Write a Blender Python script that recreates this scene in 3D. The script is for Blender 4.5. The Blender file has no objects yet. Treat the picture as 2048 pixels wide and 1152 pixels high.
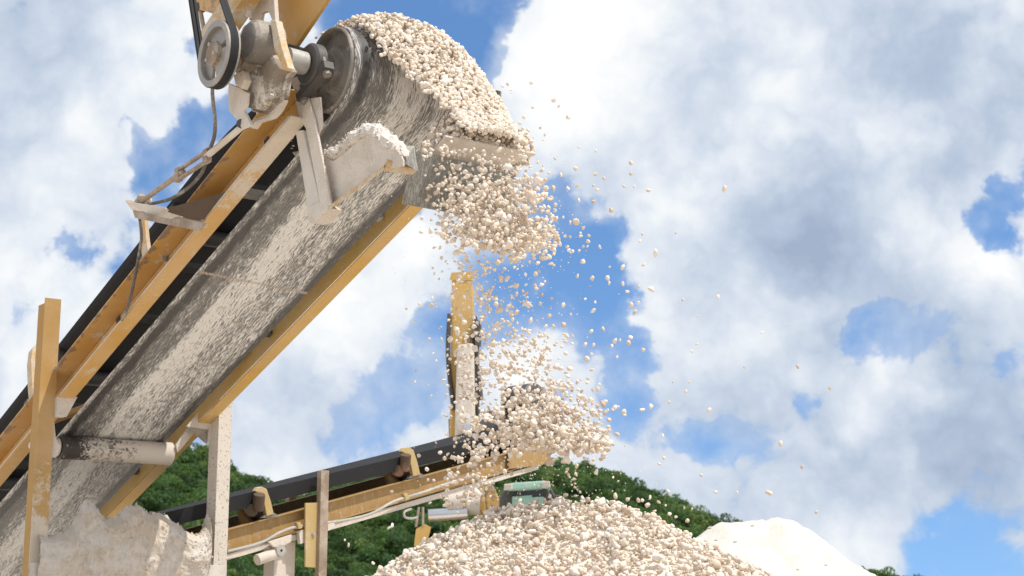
import bpy, math, random
import numpy as np
from mathutils import Vector, Matrix

random.seed(7)
RNG = np.random.default_rng(11)
SC = bpy.context.scene
COL = SC.collection

# ------------------------------------------------------------------ camera
F_PX, HORIZON, CAM_H = 3100.0, 1200.0, 1.7          # focal length (px of a 2048 wide frame), horizon row, eye height
PITCH = math.atan((HORIZON - 576) / F_PX)
cam_d = bpy.data.cameras.new('camera')
cam_d.sensor_width = 36.0
cam_d.lens = 36.0 * F_PX / 2048.0
cam_d.clip_start, cam_d.clip_end = 0.1, 5000
cam = bpy.data.objects.new('camera', cam_d)
COL.objects.link(cam)
cam.location = (0, 0, CAM_H)
cam.rotation_euler = (math.pi / 2 + PITCH, 0, 0)
cam_d.dof.use_dof = True
cam_d.dof.focus_distance = 10.2
cam_d.dof.aperture_fstop = 4.2
SC.camera = cam
CAM = np.array([0, 0, CAM_H])
CT, ST = math.cos(PITCH), math.sin(PITCH)

def ray(px, py):
    x = (px - 1024) / F_PX
    u = -(py - 576) / F_PX
    return np.array([x, CT - u * ST, ST + u * CT])

def at(px, py, Y):
    """world point seen at a photo pixel, Y metres in front of the camera"""
    r = ray(px, py)
    return CAM + r * (Y / r[1])

# ------------------------------------------------------------------ node helper
class NT:
    def __init__(s, tree):
        s.t = tree
    def n(s, typ, ins=None, **kw):
        nd = s.t.nodes.new(typ)
        for k, v in kw.items():
            setattr(nd, k, v)
        for k, v in (ins or {}).items():
            if isinstance(v, bpy.types.NodeSocket):
                s.t.links.new(v, nd.inputs[k])
            else:
                nd.inputs[k].default_value = v
        return nd
    def m(s, op, a, b=0.0, c=0.0, clamp=False):
        nd = s.n('ShaderNodeMath', {0: a, 1: b, 2: c}, operation=op)
        nd.use_clamp = clamp
        return nd.outputs[0]
    def vm(s, op, a, b=(0, 0, 0)):
        nd = s.n('ShaderNodeVectorMath', {0: a, 1: b}, operation=op)
        return nd.outputs['Value'] if op in ('DISTANCE', 'LENGTH', 'DOT_PRODUCT') else nd.outputs[0]
    def scale(s, v, f):
        nd = s.n('ShaderNodeVectorMath', {0: v}, operation='SCALE')
        if isinstance(f, bpy.types.NodeSocket):
            s.t.links.new(f, nd.inputs['Scale'])
        else:
            nd.inputs['Scale'].default_value = f
        return nd.outputs[0]
    def noise(s, vec, scale, detail=4, rough=.55, dist=0, col=False):
        nd = s.n('ShaderNodeTexNoise', {'Scale': scale, 'Detail': detail, 'Roughness': rough, 'Distortion': dist})
        if vec is not None:
            s.t.links.new(vec, nd.inputs['Vector'])
        return nd.outputs['Color' if col else 'Fac']
    def smooth(s, x, a, b, lo=0.0, hi=1.0):
        nd = s.n('ShaderNodeMapRange', {'Value': x, 'From Min': a, 'From Max': b, 'To Min': lo, 'To Max': hi}, interpolation_type='SMOOTHSTEP')
        return nd.outputs[0]
    def mix(s, f, a, b, blend='MIX'):
        nd = s.n('ShaderNodeMix', data_type='RGBA', blend_type=blend)
        for k, v in ((0, f), (6, a), (7, b)):
            if isinstance(v, bpy.types.NodeSocket):
                s.t.links.new(v, nd.inputs[k])
            elif k == 0:
                nd.inputs[0].default_value = v
            else:
                nd.inputs[k].default_value = (*v, 1) if len(v) == 3 else v
        return nd.outputs[2]
    def ramp(s, x, stops):
        nd = s.n('ShaderNodeValToRGB', {0: x})
        el = nd.color_ramp.elements
        while len(el) < len(stops):
            el.new(0.5)
        for e, (p, c) in zip(el, stops):
            e.position = p
            e.color = (*c, 1)
        return nd.outputs[0]

# ------------------------------------------------------------------ sun and sky
SUN_EL = math.radians(62)
SUN_AZ = math.radians(118)            # clockwise from +Y (view direction): right of and slightly behind the camera
SC.view_settings.view_transform = 'Standard'
SC.view_settings.look = 'None'
SC.view_settings.exposure = 0.22
SC.view_settings.gamma = 1.0
sun_dir = Vector((math.sin(SUN_AZ) * math.cos(SUN_EL), math.cos(SUN_AZ) * math.cos(SUN_EL), math.sin(SUN_EL)))
sun_l = bpy.data.lights.new('sun', 'SUN')
sun_l.energy = 3.4
sun_l.angle = math.radians(0.6)
sun_l.color = (1.0, 0.95, 0.87)
sun = bpy.data.objects.new('sun', sun_l)
COL.objects.link(sun)
sun.rotation_euler = sun_dir.to_track_quat('Z', 'Y').to_euler()
sun.location = (30, -20, 60)

def build_world():
    w = bpy.data.worlds.new('World')
    SC.world = w
    w.use_nodes = True
    w.node_tree.nodes.clear()
    N = NT(w.node_tree)
    out = N.n('ShaderNodeOutputWorld')
    bg = N.n('ShaderNodeBackground', {'Strength': 0.1})
    N.t.links.new(bg.outputs[0], out.inputs[0])
    sky = N.n('ShaderNodeTexSky', sky_type='NISHITA', sun_disc=False)
    sky.sun_elevation = SUN_EL
    sky.sun_rotation = SUN_AZ
    sky.air_density, sky.dust_density, sky.ozone_density = 1.0, 0.4, 2.5
    d = N.n('ShaderNodeTexCoord').outputs['Generated']
    # the clear sky is read a little higher up than it is seen: the hazy yellow horizon band lies below the hills
    N.t.links.new(N.vm('NORMALIZE', N.vm('ADD', d, (0, 0, .22))), sky.inputs[0])
    # domain warp, several octaves, so that cloud outlines break up
    wv = N.vm('SUBTRACT', N.noise(d, 15, 6, .58, col=True), (.5, .5, .5))
    d2 = N.vm('ADD', d, N.scale(wv, .075))
    dn = N.vm('ADD', d, N.scale(wv, .022))
    f0 = N.noise(dn, 12, 7, .56)
    f1 = N.noise(N.vm('ADD', dn, (.010, -.002, .022)), 11, 5, .48)
    puff = N.m('ABSOLUTE', N.m('SUBTRACT', N.noise(dn, 30, 5, .5), .5))
    f0 = N.m('ADD', N.m('MULTIPLY_ADD', puff, .55, f0), -.06)

    def blobs(lst, v):
        acc = None
        for (px, py, rx, wgt) in lst:
            c = ray(px, py)
            c = c / np.linalg.norm(c)
            q = N.m('MULTIPLY', N.vm('DISTANCE', v, tuple(c)), 1.0 / (rx / F_PX))
            q = N.m('EXPONENT', N.m('MULTIPLY', N.m('POWER', q, 2.0), -1.0))
            acc = N.m('MULTIPLY', q, wgt) if acc is None else N.m('MULTIPLY_ADD', q, wgt, acc)
        return acc
    # gaps where blue shows (negative) and cloud masses (positive), as directions in the sky
    cover = blobs(GAPS, d2)
    M = N.m('ADD', f0, cover)
    alpha = N.smooth(M, .285, .445)
    wisp = N.smooth(N.m('MULTIPLY_ADD', cover, .42, N.m('MULTIPLY_ADD', f1, .6, N.m('MULTIPLY', f0, .5))), .34, .60)
    alpha = N.m('MAXIMUM', alpha, N.m('MULTIPLY', wisp, .62))
    rel = N.m('SUBTRACT', f0, f1)
    shade = blobs([(x, y, r, w_ * (.72 if w_ < 0 else 1)) for x, y, r, w_ in SHADES], d2)
    B = N.m('MULTIPLY_ADD', rel, 1.15, .66)
    B = N.m('MULTIPLY_ADD', N.m('SUBTRACT', puff, .09), .22, B)
    B = N.m('ADD', B, shade)
    B = N.m('MULTIPLY_ADD', N.m('SUBTRACT', f1, .5), .6, B)
    cloud = N.ramp(B, [(0.0, (3.2, 3.9, 5.2)), (.30, (4.3, 5.1, 6.3)), (.58, (6.1, 6.65, 7.5)), (.80, (7.7, 8.0, 8.3)), (1.0, (8.7, 8.7, 8.7))])
    hsv = N.n('ShaderNodeHueSaturation', {'Hue': .5, 'Saturation': SKY_SAT, 'Value': SKY_VAL, 'Color': sky.outputs[0]}).outputs[0]
    col = N.mix(alpha, hsv, cloud)
    N.t.links.new(col, bg.inputs['Color'])

SKY_SAT, SKY_VAL = 1.16, 1.62
GAPS = [(760, 5, 150, -.40), (930, 85, 100, -.5), (640, 60, 60, -.2), (975, 110, 60, -.2), (300, 305, 70, -.40), (380, 245, 55, -.24), (280, 240, 30, -.12), (1180, 480, 92, -.42), (1120, 570, 105, -.34),
        (1265, 640, 70, -.32), (1010, 520, 60, -.26), (875, 655, 58, -.40), (825, 430, 45, -.38), (1770, 650, 80, -.42), (1725, 610, 40, -.3), (1690, 640, 35, -.26), (1985, 455, 60, -.5), (2055, 350, 50, -.5),
        (1265, 765, 65, -.32), (1425, 890, 55, -.36), (1280, 850, 60, -.18), (775, 795, 70, -.2), (700, 860, 60, -.12), (1620, 800, 40, -.22), (1930, 1110, 120, -.2), (120, 480, 45, -.28), (400, 100, 45, -.24), (640, 560, 60, -.06),
        (960, 600, 60, -.1), (1400, 720, 60, -.1), (1560, 880, 60, -.12), (2020, 700, 50, -.12), (1880, 660, 40, -.14), (40, 640, 60, -.14), (480, 260, 50, -.2),
        (1240, 500, 35, .12), (1120, 150, 130, .25), (250, 90, 200, .22), (130, 420, 120, .10), (1500, 280, 340, .4), (1900, 200, 250, .4), (1985, 560, 50, .3), (1600, 520, 150, .3),
        (1490, 760, 110, .16), (1880, 820, 150, .24), (660, 650, 90, .18), (560, 830, 110, .16), (1050, 745, 70, .22), (1330, 980, 100, .16), (1650, 950, 120, .14), (1830, 760, 70, .2), (830, 500, 35, .2)]
SHADES = [(100, 120, 160, -.34), (60, 260, 90, -.12), (1560, 440, 160, -.34), (1690, 560, 160, -.36), (1400, 520, 90, -.18), (1990, 120, 160, -.46), (1850, 60, 130, -.26),
          (1900, 330, 120, -.20), (1950, 860, 160, -.40), (1800, 960, 140, -.30), (1430, 250, 200, -.12), (1250, 330, 120, -.08), (1660, 840, 90, -.16), (2000, 1000, 140, -.34), (1560, 960, 90, -.14), (600, 860, 90, -.12), (560, 700, 70, -.10), (1380, 820, 80, -.14),
          (1130, 130, 160, .36), (1250, 40, 110, .30), (1100, 260, 90, .2), (330, 70, 170, .28), (1760, 235, 70, .30), (1390, 430, 80, .22), (1540, 220, 90, .18), (1980, 520, 60, .30), (660, 660, 90, .22),
          (830, 490, 60, .26), (1050, 730, 90, .24), (1820, 760, 80, .22), (1780, 700, 30, .2), (150, 560, 120, .12), (1500, 640, 90, .14), (1620, 720, 60, .14), (1700, 840, 50, .16)]
build_world()
SC.world.cycles.sampling_method = 'MANUAL'
SC.world.cycles.sample_map_resolution = 256

# ------------------------------------------------------------------ materials
def new_mat(name):
    m = bpy.data.materials.new(name)
    m.use_nodes = True
    m.node_tree.nodes.clear()
    N = NT(m.node_tree)
    out = N.n('ShaderNodeOutputMaterial')
    p = N.n('ShaderNodeBsdfPrincipled')
    N.t.links.new(p.outputs[0], out.inputs[0])
    return m, N, p

def obj_co(N):
    return N.n('ShaderNodeTexCoord').outputs['Object']

def bump(N, p, h, strength=.3, dist=.01):
    b = N.n('ShaderNodeBump', {'Height': h, 'Strength': strength, 'Distance': dist})
    N.t.links.new(b.outputs[0], p.inputs['Normal'])

def dusty(name, base, dust=(.66, .58, .48), dust_amt=.35, rust_amt=.12, rough=.6, speck=.25, metallic=0.0, base2=None, stretch=None, film=.12, zgrad=None, head_dust=0.0, top_rust=0.0, speck_scale=140):
    """paint or steel under limestone dust: base colour, caked dust patches, rust patches, fine specks"""
    m, N, p = new_mat(name)
    co = obj_co(N)
    if stretch:
        co2 = N.n('ShaderNodeMapping', {'Vector': co, 'Scale': stretch}).outputs[0]
    else:
        co2 = co
    c = N.mix(N.noise(co, 3, 4, .6), base, base2 or tuple(x * .72 for x in base))
    dm = N.m('ADD', N.noise(co2, 5, 8, .68), N.m('MULTIPLY_ADD', N.noise(co, 60, 3, .6), .35, -.175))
    oc = N.n('ShaderNodeSeparateXYZ', {0: co})
    if head_dust:
        dm = N.m('ADD', dm, N.m('MULTIPLY', N.smooth(oc.outputs[0], -1.9, -.3, 0.0, head_dust), N.smooth(oc.outputs[2], -.16, -.23)))
    if zgrad:
        z = N.n('ShaderNodeSeparateXYZ', {0: N.n('ShaderNodeNewGeometry').outputs['Position']}).outputs[2]
        dm = N.m('ADD', dm, N.smooth(z, zgrad[0], zgrad[1], 0.0, zgrad[2]))
    dm = N.smooth(dm, .72 - dust_amt * .62, .86 - dust_amt * .55)
    dm = N.m('MULTIPLY', dm, .93)
    dcol = N.mix(N.noise(co, 14, 4, .6), dust, tuple(x * .8 for x in dust))
    rn = N.m('ADD', N.noise(co2, 9, 8, .7), N.m('MULTIPLY_ADD', N.noise(co, 1.7, 2), .5, -.25))
    if top_rust:
        rn = N.m('ADD', rn, N.m('MULTIPLY', N.smooth(oc.outputs[2], -.06, -.03, 0.0, top_rust), N.smooth(oc.outputs[1], -.16, -.25)))
    rm = N.smooth(rn, .80 - rust_amt * .6, .86 - rust_amt * .55)
    rcol = N.mix(N.noise(co, 80, 3), (.16, .07, .03), (.30, .17, .09))
    c = N.mix(rm, c, rcol)
    c = N.mix(N.smooth(N.noise(co2, 2.2, 5, .6), .3, .7, film * .4, film * 1.7), c, dust)
    c = N.mix(dm, c, dcol)
    sm = N.smooth(N.noise(co, speck_scale, 2, .5), .70 - speck * .12, .74 - speck * .1)
    c = N.mix(N.m('MULTIPLY', sm, .75), c, (.10, .07, .045))
    N.t.links.new(c, p.inputs['Base Color'])
    N.t.links.new(N.m('MULTIPLY_ADD', dm, .35, rough, clamp=True), p.inputs['Roughness'])
    p.inputs['Metallic'].default_value = metallic
    bump(N, p, N.m('ADD', N.m('MULTIPLY', dm, .6), N.m('MULTIPLY', N.noise(co, 90, 5, .7), .7)), .35, .006)
    return m

M = {}
M['yellow'] = dusty('yellow_paint', (.60, .32, .05), dust_amt=.24, rust_amt=.13, base2=(.50, .26, .04), film=.17, head_dust=.34, top_rust=.26)
M['leg_paint'] = dusty('leg_paint', (.50, .27, .05), dust_amt=.12, rust_amt=.06, film=.14, zgrad=(3.2, 2.0, .34))
M['flange_paint'] = dusty('flange_paint', (.46, .235, .03), dust_amt=.06, rust_amt=.08, film=.06)
M['freckled'] = dusty('freckled_steel', (.60, .53, .44), dust=(.70, .63, .55), dust_amt=.62, rust_amt=.09, speck=.7, speck_scale=55, film=.3)
M['yellow_dusty'] = dusty('dusty_yellow_paint', (.60, .34, .08), dust_amt=.52, rust_amt=.12)
M['yellow_clean'] = dusty('clean_yellow_paint', (.62, .36, .06), dust_amt=.16, rust_amt=.11, speck=.1)
M['white_dust'] = dusty('dusted_steel', (.62, .54, .44), dust=(.72, .64, .56), dust_amt=.6, rust_amt=.06, speck=.5)
M['caked'] = dusty('caked_steel', (.60, .56, .50), dust=(.70, .64, .57), dust_amt=.6, rust_amt=.05, speck=.15)
M['iron'] = dusty('dusty_iron', (.17, .15, .13), dust=(.52, .46, .39), film=.2, dust_amt=.34, rust_amt=.15, rough=.55, metallic=.3)
M['dark_iron'] = dusty('dark_iron', (.035, .033, .032), dust=(.32, .28, .24), dust_amt=.16, rust_amt=.05, rough=.5)
M['sheave'] = dusty('sheave_iron', (.34, .31, .28), dust=(.48, .44, .39), dust_amt=.4, rust_amt=.05, rough=.45, metallic=.3, speck=0)
M['rust'] = dusty('rusty_steel', (.22, .14, .09), dust=(.48, .40, .32), film=.4, dust_amt=.45, rust_amt=.4, rough=.8)
M['rust_dark'] = dusty('dark_rusty_steel', (.085, .05, .03), dust=(.3, .24, .18), dust_amt=.18, rust_amt=.3, rough=.85)
M['gear'] = dusty('dusty_gear_casing', (.22, .165, .115), dust=(.76, .69, .60), dust_amt=.46, film=.14, rust_amt=.2, rough=.7)
M['plate'] = dusty('scoured_plate', (.22, .22, .20), dust=(.50, .48, .43), dust_amt=.42, rust_amt=.02, rough=.5, speck=0, stretch=(6, 26, 1.5), metallic=.3)
M['galv'] = dusty('galvanised_steel', (.42, .41, .38), dust=(.62, .57, .5), dust_amt=.4, rust_amt=.03, rough=.5, metallic=.2)
M['chrome'] = dusty('chrome_rod', (.75, .76, .78), dust_amt=.02, rust_amt=.0, rough=.12, metallic=.95, speck=0)
M['mint'] = dusty('mint_paint', (.28, .52, .42), dust=(.6, .62, .56), dust_amt=.25, rust_amt=.02, speck=.1)
M['hose'] = dusty('dusty_hose', (.10, .09, .085), dust=(.42, .37, .32), dust_amt=.42, rust_amt=.08, rough=.8)

def rubber(name='black_rubber', dust=.2):
    m, N, p = new_mat(name)
    co = obj_co(N)
    dm = N.smooth(N.noise(N.n('ShaderNodeMapping', {'Vector': co, 'Scale': (1.2, 9, 9)}).outputs[0], 3, 6, .65), .62, .95)
    c = N.mix(N.noise(co, 8, 3), (.016, .016, .018), (.028, .028, .030))
    c = N.mix(N.m('MULTIPLY', dm, dust), c, (.5, .46, .4))
    N.t.links.new(c, p.inputs['Base Color'])
    p.inputs['Roughness'].default_value = .75
    p.inputs['Specular IOR Level'].default_value = .3
    return m
M['rubber'] = rubber(dust=.12)

def belt_mat():
    """carry-back: wet limestone fines smeared in streaks along the travel of the belt (UV = metres along, metres across)"""
    m, N, p = new_mat('belt_carryback')
    uv = N.n('ShaderNodeUVMap').outputs[0]
    sep = N.n('ShaderNodeSeparateXYZ', {0: uv})
    u, v = sep.outputs[0], sep.outputs[1]
    # streaks slant a little as they were dragged
    sl = N.n('ShaderNodeCombineXYZ', {0: u, 1: N.m('MULTIPLY_ADD', u, .06, v), 2: 0.0}).outputs[0]
    warp = N.vm('SUBTRACT', N.noise(sl, 5, 3, col=True), (.5, .5, .5))
    slw = N.vm('ADD', sl, N.scale(warp, .05))
    st1 = N.noise(N.n('ShaderNodeMapping', {'Vector': slw, 'Scale': (9, 95, 1)}).outputs[0], 1, 6, .62)
    st2 = N.noise(N.n('ShaderNodeMapping', {'Vector': slw, 'Scale': (22, 190, 1)}).outputs[0], 1, 4, .6)
    big = N.noise(N.n('ShaderNodeMapping', {'Vector': slw, 'Scale': (.9, 9, 1)}).outputs[0], 1, 4, .55)
    # coating is thick in the middle, worn away near the clean edge band
    wob = N.m('MULTIPLY_ADD', N.noise(N.n('ShaderNodeMapping', {'Vector': sl, 'Scale': (2.2, 8, 1)}).outputs[0], 1, 5, .6), .10, N.m('SUBTRACT', v, .05))
    prof = N.ramp(wob, [(0.0, (.66,) * 3), (.03, (.58,) * 3), (.055, (.14,) * 3), (.095, (.14,) * 3), (.13, (.47,) * 3), (.22, (.50,) * 3), (.29, (.58,) * 3), (.36, (.75,) * 3), (.52, (.73,) * 3), (.60, (.64,) * 3), (.80, (.63,) * 3), (.87, (.57,) * 3), (.905, (.22,) * 3), (1.0, (.25,) * 3)])
    k = N.m('MULTIPLY_ADD', st1, .95, N.m('MULTIPLY_ADD', st2, .75, -.25))
    k = N.m('ADD', k, N.m('MULTIPLY_ADD', big, .45, -.225))
    k = N.m('ADD', k, N.m('MULTIPLY_ADD', prof, .8, -.4))
    mask = N.smooth(k, .62, .73)
    dk = N.mix(N.noise(slw, 30, 4), (.020, .019, .019), (.085, .077, .072))
    lt = N.mix(N.noise(slw, 12, 4), (.62, .595, .56), (.76, .735, .70))
    film = N.smooth(k, .38, .62)
    c = N.mix(N.m('MULTIPLY', film, .5), dk, (.37, .345, .32))
    c = N.mix(mask, c, lt)
    # vulcanised splice across the belt, crumbs caught along it
    dl = N.m('ABSOLUTE', N.m('ADD', N.m('MULTIPLY_ADD', v, .09, 2.05), N.m('MULTIPLY_ADD', N.noise(sl, 40, 3), .03, N.m('SUBTRACT', u, .015))))
    spl = N.m('MULTIPLY', N.smooth(dl, .022, .010), N.smooth(N.noise(sl, 90, 2), .38, .5))
    c = N.mix(N.m('MULTIPLY', spl, .85), c, (.50, .39, .31))
    N.t.links.new(c, p.inputs['Base Color'])
    N.t.links.new(N.m('MULTIPLY_ADD', mask, .45, .5), p.inputs['Roughness'])
    bump(N, p, N.m('ADD', mask, N.m('MULTIPLY', k, .4)), .8, .012)
    return m
M['belt'] = belt_mat()

def roller_mat():
    m, N, p = new_mat('return_roller_shell')
    co = obj_co(N)
    sep = N.n('ShaderNodeSeparateXYZ', {0: co})
    st = N.noise(N.n('ShaderNodeMapping', {'Vector': co, 'Scale': (16, 26, 34)}).outputs[0], 1, 6, .65, 1.0)
    pr = N.ramp(sep.outputs[1], [(0, (.2,) * 3), (.12, (.12,) * 3), (.25, (.46,) * 3), (.45, (.42,) * 3), (.68, (.55,) * 3), (.80, (.76,) * 3), (1, (.58,) * 3)])
    k = N.smooth(N.m('MULTIPLY_ADD', pr, .8, st), .70, .90)
    c = N.mix(k, (.055, .045, .04), (.60, .53, .46))
    N.t.links.new(c, p.inputs['Base Color'])
    p.inputs['Roughness'].default_value = .75
    bump(N, p, k, .6, .006)
    return m
M['roller'] = roller_mat()

def stone_mat():
    m, N, p = new_mat('limestone')
    tone = N.n('ShaderNodeAttribute', attribute_name='tone').outputs['Fac']
    oi = N.n('ShaderNodeObjectInfo').outputs['Random']
    t = N.m('FRACT', N.m('ADD', tone, oi))
    co = N.n('ShaderNodeNewGeometry').outputs['Position']
    c = N.ramp(t, [(0, (.62, .50, .38)), (.10, (.69, .575, .455)), (.3, (.74, .635, .52)), (.6, (.78, .69, .585)), (.85, (.82, .745, .665)), (.95, (.80, .72, .64)), (.985, (.55, .42, .32)), (1, (.58, .43, .32))])
    c = N.mix(N.m('MULTIPLY', N.smooth(N.noise(co, 70, 3), .5, .7), .25), c, (.62, .50, .38))
    N.t.links.new(c, p.inputs['Base Color'])
    p.inputs['Roughness'].default_value = .9
    bump(N, p, N.noise(co, 160, 4, .65), .35, .006)
    return m
M['stone'] = stone_mat()

def dust_mat(name, a, b, pit=.5, scale=12):
    m, N, p = new_mat(name)
    co = obj_co(N)
    c = N.mix(N.smooth(N.noise(co, scale * .35, 8, .72), .38, .62), a, b)
    sp = N.smooth(N.noise(co, scale * 4, 5, .7), .60, .74)
    c = N.mix(N.m('MULTIPLY', sp, pit), c, tuple(x * .45 for x in b))
    N.t.links.new(c, p.inputs['Base Color'])
    p.inputs['Roughness'].default_value = .95
    bump(N, p, N.noise(co, scale * 3, 8, .7), .7, .02)
    return m
M['dust'] = dust_mat('caked_fines', (.66, .61, .55), (.57, .485, .39), .65)
M['powder'] = dust_mat('limestone_powder', (.78, .72, .66), (.72, .65, .57), .15, 20)
M['sand'] = dust_mat('limestone_sand', (.74, .685, .615), (.66, .59, .51), .3, 6)
M['ground'] = dust_mat('quarry_ground', (.66, .60, .52), (.58, .51, .42), .2, 1)

def simple(name, col, rough=.5, metallic=0.0, emit=None):
    m, N, p = new_mat(name)
    co = obj_co(N)
    c = N.mix(N.noise(co, 9, 5), col, tuple(x * .75 for x in col))
    N.t.links.new(c, p.inputs['Base Color'])
    p.inputs['Roughness'].default_value = rough
    p.inputs['Metallic'].default_value = metallic
    return m
M['glass'] = simple('dark_cab_glass', (.03, .035, .04), .12)
M['lamp_glass'] = simple('lamp_lens', (.5, .45, .4), .3)
M['ink'] = simple('dark_lettering', (.05, .035, .03), .7)

def leaf_mat():
    m, N, p = new_mat('hill_foliage')
    t = N.n('ShaderNodeAttribute', attribute_name='tone').outputs['Fac']
    co = N.n('ShaderNodeNewGeometry').outputs['Position']
    c = N.ramp(N.m('MULTIPLY_ADD', N.m('SUBTRACT', N.noise(co, .35, 3), .5), .5, t), [(0, (.030, .075, .022)), (.4, (.058, .130, .030)), (.75, (.10, .19, .04)), (1, (.17, .24, .07))])
    N.t.links.new(c, p.inputs['Base Color'])
    p.inputs['Roughness'].default_value = .7
    tr = N.n('ShaderNodeBsdfTranslucent', {'Color': N.mix(.5, c, (.20, .28, .05))})
    ms = N.n('ShaderNodeMixShader', {0: .35, 1: p.outputs[0], 2: tr.outputs[0]})
    N.t.links.new(ms.outputs[0], m.node_tree.nodes['Material Output'].inputs[0])
    return m
M['leaf'] = leaf_mat()
M['hill'] = dust_mat('hill_soil', (.030, .062, .018), (.040, .070, .022), .3, .3)

# ------------------------------------------------------------------ mesh helpers
class MB:
    def __init__(s):
        s.v, s.f, s.n = [], [], 0
    def add(s, verts, faces):
        verts = np.asarray(verts, float).reshape(-1, 3)
        s.v.append(verts)
        s.f += [tuple(i + s.n for i in f) for f in faces]
        s.n += len(verts)
        return s
    def hexa(s, b, t):
        """box from 4 bottom and 4 top corners"""
        return s.add(list(b) + list(t), [(3, 2, 1, 0), (4, 5, 6, 7), (0, 1, 5, 4), (1, 2, 6, 5), (2, 3, 7, 6), (3, 0, 4, 7)])
    def box(s, lo, hi):
        (x0, y0, z0), (x1, y1, z1) = lo, hi
        return s.hexa([(x0, y0, z0), (x1, y0, z0), (x1, y1, z0), (x0, y1, z0)], [(x0, y0, z1), (x1, y0, z1), (x1, y1, z1), (x0, y1, z1)])
    def prism(s, pts, off):
        """flat polygon pushed along the vector off"""
        p = np.asarray(pts, float)
        q = p + np.asarray(off, float)
        n = len(p)
        fs = [tuple(range(n)), tuple(reversed(range(n, 2 * n)))] + [((i + 1) % n, i, n + i, n + (i + 1) % n) for i in range(n)]
        return s.add(np.vstack([p, q]), fs)
    def bar(s, a, b, up, w, h):
        """rectangular bar between two points; up sets the direction of h"""
        a, b = Vector(a), Vector(b)
        d = (b - a).normalized()
        up = Vector(up)
        x = d.cross(up).normalized() * (w / 2)
        y = x.cross(d).normalized() * (h / 2)
        c = [(-1, -1), (1, -1), (1, 1), (-1, 1)]
        return s.hexa([a + x * i + y * j for i, j in c], [b + x * i + y * j for i, j in c])
    def tube(s, path, r, n=10):
        P = [Vector(p) for p in path]
        rs = r if isinstance(r, (list, tuple)) else [r] * len(P)
        rings, ref = [], None
        for i, p in enumerate(P):
            d = (P[min(i + 1, len(P) - 1)] - P[max(i - 1, 0)]).normalized()
            if ref is None:
                ref = d.orthogonal()
            x = (ref - d * ref.dot(d)).normalized()
            y = d.cross(x)
            ref = x
            rings.append([p + (x * math.cos(q) + y * math.sin(q)) * rs[i] for q in np.linspace(0, 2 * math.pi, n, endpoint=False)])
        v = [q for rg in rings for q in rg]
        fs = []
        for i in range(len(P) - 1):
            for k in range(n):
                a, b = i * n + k, i * n + (k + 1) % n
                fs.append((a, b, b + n, a + n))
        fs.append(tuple(reversed(range(n))))
        fs.append(tuple(range((len(P) - 1) * n, len(P) * n)))
        return s.add(v, fs)
    def lathe(s, c, axis, prof, n=40):
        """turned solid about an axis through c: prof = [(distance along axis, radius)], closed ends where r is 0"""
        c, a = Vector(c), Vector(axis).normalized()
        x = a.orthogonal().normalized()
        y = a.cross(x)
        v, fs, rows = [], [], []
        for (h, r) in prof:
            if r < 1e-6:
                rows.append([len(v)])
                v.append(c + a * h)
            else:
                rows.append(list(range(len(v), len(v) + n)))
                v += [c + a * h + (x * math.cos(q) + y * math.sin(q)) * r for q in np.linspace(0, 2 * math.pi, n, endpoint=False)]
        for A, B in zip(rows, rows[1:]):
            for k in range(n):
                k2 = (k + 1) % n
                if len(A) == 1 and len(B) == 1:
                    continue
                if len(A) == 1:
                    fs.append((A[0], B[k2], B[k]))
                elif len(B) == 1:
                    fs.append((A[k], A[k2], B[0]))
                else:
                    fs.append((A[k], A[k2], B[k2], B[k]))
        return s.add(v, fs)
    def map(s, fn):
        s.v = [np.array([fn(p) for p in a]) for a in s.v]
        return s
    def build(s, name, mat, parent=None, smooth=False, bevel=0.0):
        me = bpy.data.meshes.new(name)
        me.from_pydata(np.vstack(s.v).tolist(), [], s.f)
        me.materials.append(mat)
        if smooth:
            me.polygons.foreach_set('use_smooth', [True] * len(me.polygons))
            me.set_sharp_from_angle(angle=math.radians(35))
        me.update()
        o = bpy.data.objects.new(name, me)
        COL.objects.link(o)
        if parent is not None:
            o.parent = parent
        if bevel:
            b = o.modifiers.new('bevel', 'BEVEL')
            b.width = bevel
            b.segments = 2
            b.limit_method = 'ANGLE'
        return o

def tag(o, label=None, cat=None, group=None, kind=None):
    if label: o['label'] = label
    if cat: o['category'] = cat
    if group: o['group'] = group
    if kind: o['kind'] = kind
    return o

def empty(name, loc=(0, 0, 0), mat=None):
    o = bpy.data.objects.new(name, None)
    COL.objects.link(o)
    o.empty_display_size = .2
    if mat is not None:
        o.matrix_world = mat
    else:
        o.location = loc
    return o

# ================================================================== near conveyor frame
# s runs up along the belt, t across it towards the far side, n square to it; origin at the near end of the head pulley
tail = ray(-1700, 3000)
e1 = -tail / np.linalg.norm(tail)
e2 = np.array([-e1[1], e1[0], 0.0]); e2 /= np.linalg.norm(e2)
e3 = np.cross(e1, e2)
ORG = CAM + ray(663, 140) * 10.0
def L2W(s, t, n): return ORG + s * e1 + t * e2 + n * e3
def W2L(p):
    d = np.asarray(p) - ORG
    return np.array([d @ e1, d @ e2, d @ e3])
def T(px, py, t):
    r = ray(px, py)
    return W2L(CAM + r * (((ORG - CAM) @ e2 + t) / (r @ e2)))
def Nn(px, py, n):
    r = ray(px, py)
    return W2L(CAM + r * (((ORG - CAM) @ e3 + n) / (r @ e3)))
E1H = np.array([e1[0], e1[1], 0]); E1H /= np.linalg.norm(E1H)       # level direction of the belt
UPL = np.array([e1[2], e2[2], e3[2]])                               # world up in the conveyor's own axes
E1HL = np.array([E1H @ e1, E1H @ e2, E1H @ e3])
T_AX = np.array([0, 1.0, 0])
exec_parts = []

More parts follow.
